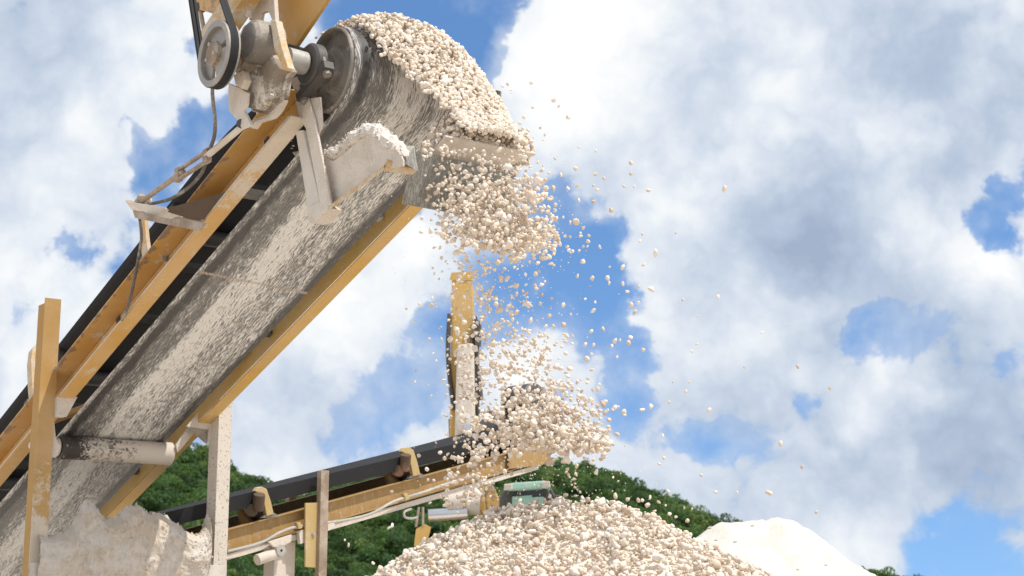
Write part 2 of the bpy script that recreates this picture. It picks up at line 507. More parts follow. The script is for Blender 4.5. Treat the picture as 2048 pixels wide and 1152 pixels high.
def Hp(px, py, h):
    """local point on the upright plane square to the belt's level direction, h metres along it"""
    r = ray(px, py)
    k = ((ORG - CAM) @ E1H + h) / (r @ E1H)
    return W2L(CAM + r * k)
def H2L(h, t, z):
    """level distance along the belt, across, height above ground -> conveyor axes"""
    return W2L(np.array([ORG[0], ORG[1], z]) + h * E1H + t * e2)
def TP(t, pts): return [T(x, y, t) for x, y in pts]

# ------------------------------------------------------------------ ground
def build_ground():
    b = MB()
    b.add([(-2500, -2500, 0), (2500, -2500, 0), (2500, 2500, 0), (-2500, 2500, 0)], [(0, 1, 2, 3)])
    tag(b.build('ground', M['ground']), kind='structure')
build_ground()

# ================================================================== the big belt conveyor
mw = Matrix(((e1[0], e2[0], e3[0], ORG[0]), (e1[1], e2[1], e3[1], ORG[1]), (e1[2], e2[2], e3[2], ORG[2]), (0, 0, 0, 1)))
CONV = empty('belt_conveyor', mat=mw)
tag(CONV, 'big yellow belt conveyor rising over the camera, its dark belt streaked with white fines', 'conveyor')
BW, R = .95, .288

def build_belt():
    path = []                                   # (s, n, arc, trough)
    for s in np.arange(-8.6, 0, .1):
        path.append((s, -R, s, 0))
    for a in np.linspace(-90, 90, 25):
        q = math.radians(a)
        path.append((R * math.cos(q), R * math.sin(q), R * (q + math.pi / 2), 0))
    for s in np.arange(-.1, -8.61, -.1):
        k = min(1, max(0, (-s - .35) / 1.5))
        k = k * k * (3 - 2 * k)
        path.append((s, R + .09 * k, math.pi * R - s, k))
    W = np.linspace(0, BW, 20)
    v, uv = [], []
    for (s, n, u, k) in path:
        a = math.radians(38 * k)
        for w in W:
            if w < .3:
                d = .3 - w
                v.append((s, .3 - d * math.cos(a), n + d * math.sin(a)))
            elif w > BW - .3:
                d = w - (BW - .3)
                v.append((s, BW - .3 + d * math.cos(a), n + d * math.sin(a)))
            else:
                v.append((s, w, n))
            uv.append((u, w))
    c = len(W)
    fs = [(i * c + j, i * c + j + 1, (i + 1) * c + j + 1, (i + 1) * c + j) for i in range(len(path) - 1) for j in range(c - 1)]
    b = MB().add(v, fs)
    o = b.build('belt', M['belt'], CONV, smooth=True)
    ul = o.data.uv_layers.new(name='UVMap')
    idx = np.zeros(len(o.data.loops), int)
    o.data.loops.foreach_get('vertex_index', idx)
    ul.data.foreach_set('uv', np.array(uv)[idx].astype(np.float32).ravel())
    # the strand that carries stone shows its clean rubber underside: second material slot
    o.data.materials.append(M['rubber'])
    n_top = (86 + 25) * (c - 1)
    mi = np.zeros(len(o.data.polygons), int)
    mi[n_top:] = 1
    o.data.polygons.foreach_set('material_index', mi.astype(np.int32))
    md = o.modifiers.new('thickness', 'SOLIDIFY')
    md.thickness = .012
    md.offset = 0
build_belt()

def channel(t_web, t_out_top, t_out_bot, s0, s1):
    b = MB()
    sg = 1 if t_out_bot > t_web else -1
    b.box((s0, min(t_web, t_web - sg * .008), -.24), (s1, max(t_web, t_web - sg * .008), -.03))
    b.box((s0, min(t_web, t_out_top), -.029), (s1 + .002, max(t_web, t_out_top), -.018))
    b.box((s0, min(t_web, t_out_bot), -.253), (s1 + .002, max(t_web, t_out_bot), -.241))
    return b
o = channel(-.09, -.26, -.215, -8.6, -.24).build('side_beam', M['yellow'], CONV, bevel=.002)
tag(o, 'near side beam, rust and dust along its top flange')
MB().box((-8.6, -.2175, -.2405), (-.26, -.205, -.231)).build('pale_bead', M['white_dust'], o)  # thin pale strip along the outer edge of the lower flange
for (x, y) in ((533, 284), (236, 641)):
    p = T(x, y, -.10)
    MB().box((p[0] - .03, -.101, p[2] - .03), (p[0] + .03, -.0985, p[2] + .03)).build('slot_shade_plate', M['dark_iron'], o)  # dark plate on the uncut web, standing in for a cutout's shade
o = channel(1.13, 1.2, 1.245, -8.6, -.72).build('side_beam', M['yellow_clean'], CONV, bevel=.002)
tag(o, 'far side beam, cleaner paint')
for s in (-1.25, -3.0, -5.6, -7.4):             # cross members between the side beams
    MB().box((s - .03, -.085, -.16), (s + .03, 1.12, -.11)).build('cross_member', M['dark_iron'] if s != -1.25 else M['galv'], CONV)
MB().bar((-4.9, -.07, -.1), (-3.35, 1.11, -.1), (0, 0, 1), .06, .05).build('diagonal_brace', M['yellow'], CONV)

# ---- troughing idlers
def wing_roll(b, p, q, r):
    p, q = Vector(p), Vector(q)
    b.lathe(p, q - p, [(0, 0), (0, r * .8), (.004, r), ((q - p).length - .004, r), ((q - p).length, r * .8), ((q - p).length, 0)], 24)
def idler(s):
    a = math.radians(38)
    n0 = R + .09
    b = MB()
    b.box((s - .04, -.24, -.014), (s + .04, 1.19, .03))
    b.build('idler_frame', M['dark_iron'], CONV)
    rr = .062
    nb = n0 - rr - .010
    b = MB(); wing_roll(b, (s, .32, nb), (s, .63, nb), rr); b.build('idler_roll', M['dark_iron'], CONV, smooth=True)
    for sg in (1, -1):
        def mir(t): return t if sg > 0 else BW - t
        p = (s, mir(.29 + rr * .5), nb + .02)
        q = (s, mir(.29 + rr * .55 - .33 * math.cos(a)), nb + .02 + .33 * math.sin(a))
        b = MB(); wing_roll(b, p, q, rr); b.build('idler_roll', M['dark_iron'], CONV, smooth=True)
        # curved strap that holds the outer end of the wing roll
        t0 = -.19 if sg > 0 else BW + .19
        pts = [(t0, .03), (t0, .16), (t0 + sg * .01, .40), (t0 + sg * .035, .53), (t0 + sg * .08, .575), (t0 + sg * .10, .55), (t0 + sg * .065, .49), (t0 + sg * .035, .36), (t0 + sg * .03, .03)]
        MB().prism([(s - .05, x, z) for x, z in pts], (.10, 0, 0)).build('idler_bracket', M['yellow_dusty'], CONV, bevel=.003)
for s in (-2.45, -4.75, -6.9):
    idler(s)
MB().lathe((-1.55, .05, .17), T_AX, [(0, 0), (0, .045), (.85, .045), (.85, 0)], 24).build('idler_roll', M['dark_iron'], CONV, smooth=True)

# ---- head pulley with shaft and bearing
prof = [(-.07, 0), (-.07, .055), (-.02, .058), (-.015, .10), (.015, .105), (.02, .15), (.035, .155), (.05, .17), (.055, .25), (.02, .258), (0, .262), (-.006, .268), (-.006, .274), (0, R - .007), (BW + .02, R - .007), (BW + .02, .25), (BW - .03, .24), (BW - .03, 0)]
PUL = MB().lathe((0, -.02, 0), T_AX, prof, 72).build('head_pulley', M['iron'], CONV, smooth=True)
MB().lathe((0, -.30, 0), T_AX, [(0, 0), (0, .052), (1.6, .052), (1.6, 0)], 28).build('pulley_shaft', M['sheave'], PUL, smooth=True)
BRG = MB().lathe((0, -.185, 0), T_AX, [(0, .05), (0, .125), (.015, .14), (.075, .14), (.09, .12), (.09, .05)], 36).box((-.20, -.175, -.15), (.17, -.105, -.095)).build('shaft_bearing', M['dark_iron'], CONV, smooth=True)
for s in (-.16, .13):
    MB().lathe((s, -.14, -.18), (0, 0, 1), [(0, 0), (0, .028), (.028, .028), (.028, .016), (.14, .016), (.14, 0)], 8).build('bearing_bolt', M['iron'], BRG)
MB().prism(TP(-.2, [(572, 86), (598, 94), (602, 112), (590, 118), (566, 104)]), (0, .07, 0)).build('shaft_guard', M['dark_iron'], CONV, bevel=.006)
MB().lathe((0, -.33, 0), T_AX, [(0, .05), (0, .078), (.13, .074), (.13, .05)], 28).build('output_sleeve', M['galv'], CONV, smooth=True)

# ---- shaft-mounted gearbox
out = [(486, 48), (516, 44), (536, 84), (548, 118), (560, 137), (548, 150), (541, 190), (514, 219), (486, 213), (470, 180), (468, 120), (474, 74)]
GB = MB().prism(TP(-.44, out), (0, .14, 0)).build('gearbox', M['gear'], CONV, bevel=.022)
c = np.mean(TP(-.44, out), axis=0)
flange = [(c + (np.array(p) - c) * 1.07 + np.array([0, .07, 0])) for p in TP(-.44, out)]
MB().prism(flange, (0, .022, 0)).build('casing_flange', M['gear'], GB, bevel=.006)
p0 = T(497, 120, -.47)
MB().lathe((p0[0], -.54, p0[2]), T_AX, [(0, .02), (0, .085), (.02, .1), (.10, .105), (.11, .02)], 32).build('input_boss', M['gear'], GB, smooth=True)
p0 = T(512, 84, -.5)
MB().lathe((p0[0], -.56, p0[2]), T_AX, [(0, 0), (0, .11), (.02, .135), (.05, .14), (.20, .14), (.21, .10), (.21, 0)], 36).build('backstop_drum', M['iron'], GB, smooth=True)
MB().prism(TP(-.47, [(540, 40), (551, 40), (562, 90), (576, 136), (566, 140), (548, 96)]), (0, .05, 0)).build('casing_rib', M['yellow_dusty'], GB, bevel=.004)
for (x, y) in ((529, 107), (516, 128), (505, 152), (494, 186), (540, 192), (493, 90)):
    p = T(x, y, -.46)
    MB().lathe(p, (0, -1, 0), [(-.02, 0), (-.02, .018), (.014, .018), (.016, .010), (.026, .009), (.026, 0)], 6).build('casing_bolt', M['galv'], GB)
# bracket under the box, and the bent strap that steadies it
MB().prism(TP(-.50, [(457, 166), (478, 176), (495, 186), (493, 208), (488, 222), (502, 250), (484, 258), (474, 240), (458, 222), (456, 203)]), (0, .02, 0)).build('torque_bracket', M['white_dust'], GB, bevel=.002)
MB().prism(TP(-.36, [(563, 199), (557, 196), (549, 214), (538, 228), (508, 238), (498, 252), (502, 256), (511, 243), (540, 234), (553, 219)]), (0, .05, 0)).build('steady_strap', M['white_dust'], GB)
MB().prism(TP(-.55, [(466, 150), (484, 140), (490, 160), (482, 178), (470, 170)]), (0, .05, 0)).build('seal_housing', M['yellow_dusty'], GB, bevel=.008)

# ---- grooved sheave, drive belts, and the motor they run up to
TS = -.69
C1 = T(437, 109, TS)
RS = .215
def sheave(center, rr, name):
    b = MB()
    b.lathe((center[0], TS - .035, center[2]), T_AX, [(0, rr * .80), (-.004, rr * .82), (-.004, rr * .985), (.004, rr), (.016, rr), (.024, rr * .93), (.034, rr), (.040, rr), (.048, rr * .93), (.058, rr), (.074, rr), (.080, rr * .985), (.080, rr * .82), (.074, rr * .80), (0, rr * .80)], 64)
    for k in range(3):
        a0 = math.radians(k * 120 + 8)
        arc = [a0 + math.radians(98) * i / 8 for i in range(9)]
        pts = [(center[0] + .81 * rr * math.cos(a), TS - .005, center[2] + .81 * rr * math.sin(a)) for a in arc] + [(center[0] + .36 * rr * math.cos(a), TS - .02, center[2] + .36 * rr * math.sin(a)) for a in reversed(arc)]
        b.prism(pts, (0, .02, 0))
    o = b.build(name, M['sheave'], GB if name == 'sheave' else CONV, smooth=True)
    return o
SH = sheave(C1, RS, 'sheave')
MB().lathe((C1[0], TS - .055, C1[2]), T_AX, [(0, 0), (0, .064), (.006, .07), (.012, .078), (.10, .082), (.10, .04), (.22, .04), (.22, 0)], 28).build('hub', M['rust'], GB, smooth=True)
for q in (80, 200, 320):
    a = math.radians(q)
    MB().lathe((C1[0] + .058 * math.cos(a), TS - .055, C1[2] + .058 * math.sin(a)), (0, -1, 0), [(-.01, 0), (-.01, .013), (.012, .013), (.012, 0)], 6).build('hub_bolt', M['galv'], GB)
La, Lb, Ra, Rb = T(378, 0, TS), T(402, 118, TS), T(450, 0, TS), T(478, 92, TS)
mid = (La + Ra) / 2
upd = mid - (Lb + Rb) / 2
upd[1] = 0
upd /= np.linalg.norm(upd)
C2 = mid + upd * .45
R2 = .125
sheave(C2, R2, 'motor_sheave')
MB().lathe((C2[0], TS + .06, C2[2]), T_AX, [(-.08, .0), (-.08, .03), (.04, .03), (.05, .13), (.08, .16), (.42, .16), (.46, .13), (.46, 0)], 32).build('motor', M['yellow_dusty'], CONV, smooth=True)
def vbelt():
    pts = []
    for (c, r) in ((C1, RS + .004), (C2, R2 + .004)):
        for q in np.linspace(0, 2 * math.pi, 72, endpoint=False):
            pts.append((c[0] + r * math.cos(q), c[2] + r * math.sin(q)))
    pts = sorted(set(pts))
    def cross(o, a, b): return (a[0] - o[0]) * (b[1] - o[1]) - (a[1] - o[1]) * (b[0] - o[0])
    def half(ps):
        h = []
        for p in ps:
            while len(h) >= 2 and cross(h[-2], h[-1], p) <= 0:
                h.pop()
            h.append(p)
        return h[:-1]
    hull = half(pts) + half(pts[::-1])
    n = len(hull)
    out_, inn = np.array(hull), []
    cen = np.roll(out_, -1, 0) - np.roll(out_, 1, 0)
    nrm = np.stack([cen[:, 1], -cen[:, 0]], 1)
    nrm /= np.linalg.norm(nrm, axis=1)[:, None]
    inn = out_ - nrm * .016
    for t0 in (TS - .026, TS + .002):
        v, fs = [], []
        for i in range(n):
            v += [(out_[i][0], t0, out_[i][1]), (out_[i][0], t0 + .027, out_[i][1]), (inn[i][0], t0 + .023, inn[i][1]), (inn[i][0], t0 + .004, inn[i][1])]
        for i in range(n):
            j = (i + 1) % n
            for k in range(4):
                k2 = (k + 1) % 4
                fs.append((i * 4 + k, i * 4 + k2, j * 4 + k2, j * 4 + k))
        MB().add(v, fs).build('drive_belt', M['rubber'], CONV, smooth=True)
vbelt()

# ---- motor mount above the gearbox
MNT = MB().prism(TP(-.12, [(549, 92), (590, 94), (668, -22), (690, -120), (520, -120), (546, 40)]), (0, .03, 0)).build('motor_mount', M['yellow'], CONV, bevel=.004)
MB().prism(TP(-.50, [(400, 64), (404, 84), (420, 92), (486, -4), (520, -60), (470, -40)]), (0, .12, 0)).build('mount_rail', M['yellow_dusty'], MNT, bevel=.004)
MB().prism(TP(-.42, [(388, 16), (428, 28), (446, 0), (470, -40), (400, -40)]), (0, .12, 0)).build('mount_shelf', M['yellow'], MNT, bevel=.004)
MB().tube([T(400, 18, -.40), T(408, 60, -.40)], .016, 10).build('adjusting_bolt', M['rust'], MNT)
MB().lathe(T(401, 14, -.40), (0, 0, 1), [(-.03, 0), (-.03, .034), (.02, .034), (.02, 0)], 6).build('adjusting_nut', M['dark_iron'], MNT)
MB().prism(TP(-.42, [(446, -30), (498, -30), (495, 34), (491, 33), (479, 8), (468, 12), (463, 40), (452, 60), (448, 44)]), (0, .03, 0)).build('mount_leg', M['white_dust'], MNT, bevel=.003)
MB().prism(TP(-.32, [(499, 26), (512, 4), (522, -30), (546, -30), (551, 46), (546, 45), (536, 21), (522, 26), (520, 40), (498, 40)]), (0, .03, 0)).build('mount_leg', M['white_dust'], MNT, bevel=.003)

# ---- torque arm with turnbuckle
rA, rB, rC, rD = T(486, 252, -.47), T(414, 312, -.45), T(357, 350, -.42), T(284, 402, -.40)
ARM = MB().tube([rA, rB], .022, 10).build('torque_arm', M['white_dust'], CONV, smooth=True)
b = MB()
ax = Vector(rC - rB).normalized()
sd = np.array(ax.cross(Vector((0, 1, 0))).normalized())
for k in (-1, 1):
    b.bar(rB + sd * .034 * k, rC + sd * .034 * k, (0, 1, 0), .018, .03)
for q in (rB, rC):
    b.bar(q - np.array(ax) * .035, q + np.array(ax) * .035, (0, 1, 0), .095, .04)
b.build('turnbuckle', M['rust'], ARM, bevel=.004)
MB().tube([rC - np.array(ax) * -.02, rD], .019, 10).tube([rC, rC - np.array(ax) * .09], .018, 10).build('threaded_rod', M['rust'], ARM, smooth=True)
MB().tube([T(482, 247, -.50), T(488, 251, -.42)], .03, 12).build('arm_pin', M['dark_iron'], ARM)
b = MB()
for i, (x, y) in enumerate(((283, 397), (278, 405), (288, 410), (292, 402), (275, 412))):
    p = T(x, y, -.40 + .012 * i)
    b.lathe(p, (1, .2 * i - .4, .5), [(-.03, 0), (-.03, .03), (.01, .034), (.03, .02), (.03, 0)], 8)
b.build('end_clevis', M['rust'], ARM)
# outrigger bracket that takes the arm
OUT = MB().prism(TP(-.46, [(265, 420), (270, 436), (398, 462), (410, 446), (330, 436)]), (0, .012, 0)).build('arm_bracket', M['rust'], CONV)
MB().hexa([T(250, 402, -.50), T(263, 419, -.50), T(398, 458, -.22), T(408, 444, -.22)], [T(254, 399, -.44), T(272, 414, -.44), T(402, 452, -.215), T(412, 440, -.215)]).build('bracket_angle', M['rust'], OUT)
MB().prism([T(326, 419, -.40), T(450, 384, -.216), T(404, 444, -.216)], (.004, .006, -.012)).build('gusset', M['rust_dark'], OUT)
MB().prism([T(262, 404, -.50), T(330, 414, -.40), T(392, 446, -.216), T(300, 430, -.44)], (0, 0, -.01)).build('bracket_plate', M['white_dust'], OUT)

# ---- grease hose and cable
def spline(pts, m=6):
    P = [np.array(p, float) for p in pts]
    P = [2 * P[0] - P[1]] + P + [2 * P[-1] - P[-2]]
    o = []
    for i in range(1, len(P) - 2):
        for k in range(m):
            u = k / m
            o.append(.5 * (2 * P[i] + (P[i + 1] - P[i - 1]) * u + (2 * P[i - 1] - 5 * P[i] + 4 * P[i + 1] - P[i + 2]) * u ** 2 + (3 * P[i] - P[i - 1] - 3 * P[i + 1] + P[i + 2]) * u ** 3))
    o.append(P[-2])
    return o
MB().tube(spline([T(426, 150, -.60), T(425, 190, -.58), T(430, 240, -.56), T(428, 275, -.52), T(416, 306, -.42)]), .0125, 10).build('grease_hose', M['hose'], CONV, smooth=True)
MB().tube(spline([T(414, 318, -.40), T(402, 348, -.38), T(376, 376, -.36), T(340, 398, -.36), T(300, 408, -.36)]), .0125, 10).build('grease_hose', M['hose'], CONV, smooth=True)
MB().tube(spline([T(277, 424, -.40), T(283, 470, -.36), T(276, 520, -.30), T(266, 572, -.27), T(256, 612, -.25), T(244, 640, -.22)]), .0115, 10).build('cable', M['hose'], CONV, smooth=True)
for (x, y, t) in ((308, 514, 0), (44, 828, 0), (430, 352, 0), (262, 560, 0), (120, 738, 0), (176, 668, 0)):
    p = T(x, y, -.20)
    MB().lathe((p[0], -.10, p[2]), (0, -1, 0), [(0, 0), (0, .022), (.02, .022), (.02, .012), (.035, .012), (.035, 0)], 6).build('beam_bolt', M['iron'], CONV)

# ---- hangers and the cheek of the head chute
HAN = MB().prism(TP(-.13, [(582, 158), (600, 150), (628, 236), (662, 410), (628, 444), (622, 428), (640, 405), (612, 258), (598, 234)]), (0, .016, 0)).build('chute_hanger', M['white_dust'], CONV, bevel=.002)
MB().prism(TP(-.10, [(591, 262), (606, 260), (640, 405), (625, 438), (618, 430)]), (0, .10, 0)).build('hanger_angle', M['caked'], HAN, bevel=.002)
MB().prism(TP(-.12, [(610, 418), (640, 404), (658, 416), (634, 442), (620, 446)]), (0, .10, 0)).build('hanger_foot', M['white_dust'], HAN, bevel=.002)
MB().prism(TP(-.11, [(600, 200), (640, 194), (644, 250), (624, 300), (612, 258)]), (0, .012, 0)).build('hanger_plate', M['white_dust'], HAN)
CHT = MB().prism(TP(-.07, [(660, 418), (650, 318), (668, 322), (742, 262), (790, 285), (806, 320), (806, 332), (768, 338)]), (0, .012, 0)).build('chute_cheek', M['white_dust'], CONV, bevel=.002)
MB().hexa([T(658, 421, -.13), T(768, 340, -.13), T(768, 340, -.05), T(658, 421, -.05)], [T(656, 413, -.13), T(768, 330, -.13), T(768, 330, -.05), T(656, 413, -.05)]).build('cheek_lip', M['yellow_dusty'], CHT)
pa, pb = T(764, 334, -.10), T(834, 349, .10)
MB().prism([T(766, 342, -.10), T(824, 350, .10), T(836, 340, .10), T(776, 324, -.10)], (.0, 0, .02)).build('chute_angle', M['yellow_dusty'], CHT)
b = MB().prism([T(792, 290, -.05), T(806, 326, -.05), T(834, 342, .08), T(826, 292, .08)], (0, .01, 0))
b.build('chute_corner', M['plate'], CHT)
# scoured deflector plate across the front of the chute, shelf lip above it
dA, dB = T(824, 300, .12), T(805, 405, .12)
dA2 = dA + np.array([0, .80, 0]); dB2 = dB + np.array([0, .80, 0])
DEF = MB().prism([dA, dB, dB2, dA2], (-.010, 0, -.004)).build('deflector_plate', M['plate'], CONV)
sA, sB = Nn(886, 279, -.87), Nn(1055, 311, -.87)
MB().prism([sA + np.array([.03, 0, 0]), sB + np.array([.03, .05, 0]), sB + np.array([-.17, -.10, -.02]), sA + np.array([-.19, 0, -.02])], (0, 0, .012)).build('shelf_lip', M['white_dust'], DEF)
MB().prism([T(940, 168, 1.0), T(1000, 182, 1.0), T(996, 246, 1.0), T(985, 330, 1.0), T(930, 330, 1.0)], (0, .012, 0)).build('far_cheek', M['plate'], CONV)

# ---- return roller and the portal frame that carries the beams
ROL = MB().lathe((-4.72, 0, -.395), T_AX, [(0, 0), (0, .03), (-.03, .03), (-.03, .06), (0, .065), (.004, .10), (.05, .104), (.055, .097), (.96, .097), (.965, .10), (1.0, .10), (1.0, .085), (.985, .08), (.985, 0)], 48).build('return_roller', M['roller'], CONV, smooth=True)
MB().lathe((-4.72, -.01, -.395), T_AX, [(-.24, .0), (-.24, .026), (-.03, .026), (-.02, .07), (.0, .075)], 24).build('roller_shaft', M['white_dust'], ROL, smooth=True)
def upright(pts_ht, z0, z1s, name, mat, parent=CONV):
    """vertical-walled member: plan outline in (h, t), from height z0 up to one height per corner"""
    b = MB()
    n = len(pts_ht)
    v = [H2L(h, t, z0) for h, t in pts_ht] + [H2L(h, t, z) for (h, t), z in zip(pts_ht, z1s)]
    b.add(v, [tuple(range(n - 1, -1, -1)), tuple(range(n, 2 * n))] + [(i, (i + 1) % n, n + (i + 1) % n, n + i) for i in range(n)])
    return b.build(name, mat, parent, bevel=.002)
h0, t0 = -3.80, -.36
LEG = upright([(h0, t0), (h0, t0 + .135), (h0 - .012, t0 + .135), (h0 - .012, t0)], 0, [4.10] * 4, 'frame_leg', M['leg_paint'])
tag(LEG, 'angle-iron leg rising past the near beam')
upright([(h0 - .0125, t0), (h0 - .0125, t0 + .012), (h0 - .14, t0 + .012), (h0 - .14, t0)], 0, [4.055] * 4, 'leg_flange', M['flange_paint'], LEG)
h1, t1 = -3.84, 1.25
RLEG = upright([(h1, t1), (h1, t1 + .125), (h1 - .17, t1 + .125), (h1 - .17, t1)], 0, [3.42, 3.42, 3.36, 3.36], 'frame_leg', M['freckled'])
tag(RLEG, 'dust-coated leg under the far beam, freckled with rust')
MB().prism([Hp(415, 860, h1 - .16), Hp(372, 853, h1 - .16), Hp(402, 817, h1 - .16), Hp(438, 820, h1 - .16), Hp(443, 858, h1 - .16), Hp(412, 888, h1 - .16), Hp(409, 858, h1 - .16)], tuple(E1HL * .02)).build('leg_gusset', M['white_dust'], RLEG)
MB().prism([Hp(374, 856, h1 - .3), Hp(392, 860, h1 - .3), Hp(354, 905, h1 - .3), Hp(350, 890, h1 - .3)], tuple(E1HL * .02)).build('roller_hanger', M['white_dust'], RLEG)
MB().prism([Hp(106, 796, h0 - .05), Hp(146, 796, h0 - .05), Hp(124, 836, h0 - .05), Hp(104, 836, h0 - .05)], tuple(E1HL * .10)).build('beam_seat', M['white_dust'], LEG, bevel=.004)
MB().prism([Hp(92, 836, h0 - .03), Hp(108, 836, h0 - .03), Hp(112, 880, h0 - .03), Hp(122, 893, h0 - .03), Hp(112, 915, h0 - .03), Hp(95, 915, h0 - .03)], tuple(E1HL * -.012)).build('roller_hanger', M['white_dust'], LEG)
XB = upright([(h0 + .012, t0 + .0), (h0 + .012, t1 + .1), (h0 - .10, t1 + .0), (h0 - .10, t0 + .14)], 1.35, [1.99, 1.99, 1.99, 1.99], 'cross_beam', M['caked'])
NP = upright([(h0 + .020, t0 + .13), (h0 + .020, t1 + .0), (h0 + .0125, t1 + .0), (h0 + .0125, t0 + .13)], 1.55, [1.875] * 4, 'sign_strip', M['yellow_dusty'], XB)
# the only lettering in the frame: the crown of a dark round letter just above the bottom edge
cc = [H2L(h0 + .022, t0 + .32 + .035 * math.cos(a), 1.815 + .042 * math.sin(a)) for a in np.linspace(math.radians(45), math.radians(315), 22)]
MB().tube(cc, .009, 8).build('lettering', M['ink'], XB)

# ---- caked heap of fines lying on the cross beam
def build_heap():
    prof = [(72, 1066), (86, 1070), (100, 1074), (118, 1068), (132, 1060), (144, 1056), (152, 1040), (161, 1022), (166, 1006), (172, 999), (178, 1000), (185, 1006), (192, 1016), (199, 1027), (207, 1036), (218, 1036), (230, 1036), (238, 1028), (246, 1020), (254, 1013),
            (262, 1011), (272, 1011), (280, 1014), (288, 1022), (296, 1027), (305, 1026), (314, 1026), (322, 1029), (331, 1033), (344, 1042), (357, 1050), (368, 1060), (378, 1067), (388, 1070), (397, 1068), (405, 1062), (411, 1052), (414, 1030)]
    hb = h0 - .05
    top = [Hp(x, y, hb) for x, y in prof]
    xs = np.linspace(0, len(prof) - 1, 150)
    P = np.array([[np.interp(x, range(len(prof)), [t[k] for t in top]) for k in range(3)] for x in xs])
    zt = np.array([L2W(*p)[2] for p in P])
    tt = P[:, 1]
    rows = 36
    rng = np.random.default_rng(3)
    from mathutils import noise as mn
    def nz(a, b):
        return mn.fractal(Vector((a * 6, b * 6, 3.1)), .55, 2.1, 7)
    v, fs = [], []
    for face in (0, 1):
        for i in range(150):
            for r in range(rows):
                f = r / (rows - 1)
                zz = 1.875 + (max(zt[i], 2.04) - 1.875) * (1 - f) + (0 if f > 0 else .010 * rng.normal())
                th = .020 + .05 * min(1, f * 6) + .055 * math.sqrt(min(1, f * 1.6)) * min(1, (1 - f) * 2.2) * (1 if face == 0 else .6)
                th += (.017 * nz(tt[i], zz) + .003 * rng.normal()) * (f > 0)
                v.append(H2L(hb + (th if face == 0 else -th), tt[i], zz))
    n = 150 * rows
    for i in range(149):
        for r in range(rows - 1):
            a = i * rows + r
            fs.append((a, a + 1, a + rows + 1, a + rows))
            fs.append((n + a, n + a + rows, n + a + rows + 1, n + a + 1))
        a, b_ = i * rows, (i + 1) * rows
        fs.append((a, b_, n + b_, n + a))
        a, b_ = i * rows + rows - 1, (i + 1) * rows + rows - 1
        fs.append((a, n + a, n + b_, b_))
    o = MB().add([L2W(*p) for p in v], fs).build('dust_heap', M['dust'], smooth=True)
    tag(o, 'ragged crust of caked grey-tan fines heaped on the cross beam between the frame legs', 'dust heap')
build_heap()

# powder banked on the chute cheek
def build_powder(pxs, t0, t1, name, label, seed):
    rng = np.random.default_rng(seed)
    P = np.array([T(x, y, (t0 + t1) / 2) for x, y in pxs])
    n, m = 60, 14
    idx = np.linspace(0, len(P) - 1, n)
    C = np.stack([np.interp(idx, range(len(P)), P[:, k]) for k in range(3)], 1)
    v, fs = [], []
    up = UPL
    for i in range(n):
        e = math.sin(math.pi * i / (n - 1)) ** .5
        for j in range(m):
            a = 2 * math.pi * j / m
            rr = 1 + .22 * rng.normal()
            v.append(C[i] + T_AX * math.cos(a) * (t1 - t0) / 2 * rr * (.3 + .7 * e) + up * (math.sin(a) * .045 * rr * (.25 + .75 * e)))
    for i in range(n - 1):
        for j in range(m):
            j2 = (j + 1) % m
            fs.append((i * m + j, i * m + j2, (i + 1) * m + j2, (i + 1) * m + j))
    fs += [tuple(range(m)), tuple(range((n - 1) * m, n * m))]
    o = MB().add([L2W(*p) for p in v], fs).build(name, M['powder'], smooth=True)
    tag(o, label, 'powder')
build_powder([(654, 312), (668, 306), (690, 302), (706, 284), (738, 262), (760, 266), (778, 280), (800, 296), (812, 310)], -.10, .02, 'powder_bank', 'crumbly white powder banked on the white chute cheek below the belt', 5)

# ================================================================== second conveyor (behind)
_a, _b = at(454, 1068, 13.75), at(1022, 911, 16.3)
X2 = (_b - _a) / np.linalg.norm(_b - _a)
Y2 = np.array([-X2[1], X2[0], 0.0]); Y2 /= np.linalg.norm(Y2)
Z2 = np.cross(X2, Y2)
def on2(px, py, y):
    r = ray(px, py)
    return CAM + r * (((_a - CAM) @ Y2 + y) / (r @ Y2))
O2 = on2(657, 1024, 0)
mw2 = Matrix(((X2[0], Y2[0], Z2[0], O2[0]), (X2[1], Y2[1], Z2[1], O2[1]), (X2[2], Y2[2], Z2[2], O2[2]), (0, 0, 0, 1)))
CV2 = empty('belt_conveyor', mat=mw2)
tag(CV2, 'smaller ochre conveyor with a clean black belt rising rightwards behind the gravel pile', 'conveyor')
def Q(px, py, y=0.0):
    """second conveyor's own axes at a photo pixel, y metres behind its near side"""
    p = on2(px, py, y) - O2
    return np.array([p @ X2, p @ Y2, p @ Z2])
def QP(y, pts): return [Q(x, p, y) for x, p in pts]
M['ochre'] = dusty('ochre_paint', (.40, .225, .05), dust=(.55, .45, .33), dust_amt=.30, rust_amt=.04, speck=.05, stretch=(8, 8, 1.5))
M['cream'] = dusty('cream_bracket', (.52, .36, .13), dust=(.62, .52, .38), dust_amt=.34, rust_amt=.05, speck=.05)
xL, xH = Q(200, 1137)[0], Q(1082, 918)[0]
zt, zb = Q(657, 1004)[2], Q(657, 1043)[2]
W2 = .80
for y in (0, W2):
    b = MB().box((xL, y, zb), (xH, y + .008, zt)).box((xL, y - .05, zt), (xH, y + .008, zt + .010)).box((xL, y - .05, zb - .008), (xH, y + .008, zb))
    b.build('side_beam', M['ochre'], CV2)
zc = Q(657, 1049)[2]
for y in (-.03, W2 - .02):
    MB().box((xL, y, zc - .05), (xH - .1, y + .06, zc)).build('lower_chord', M['white_dust'], CV2)
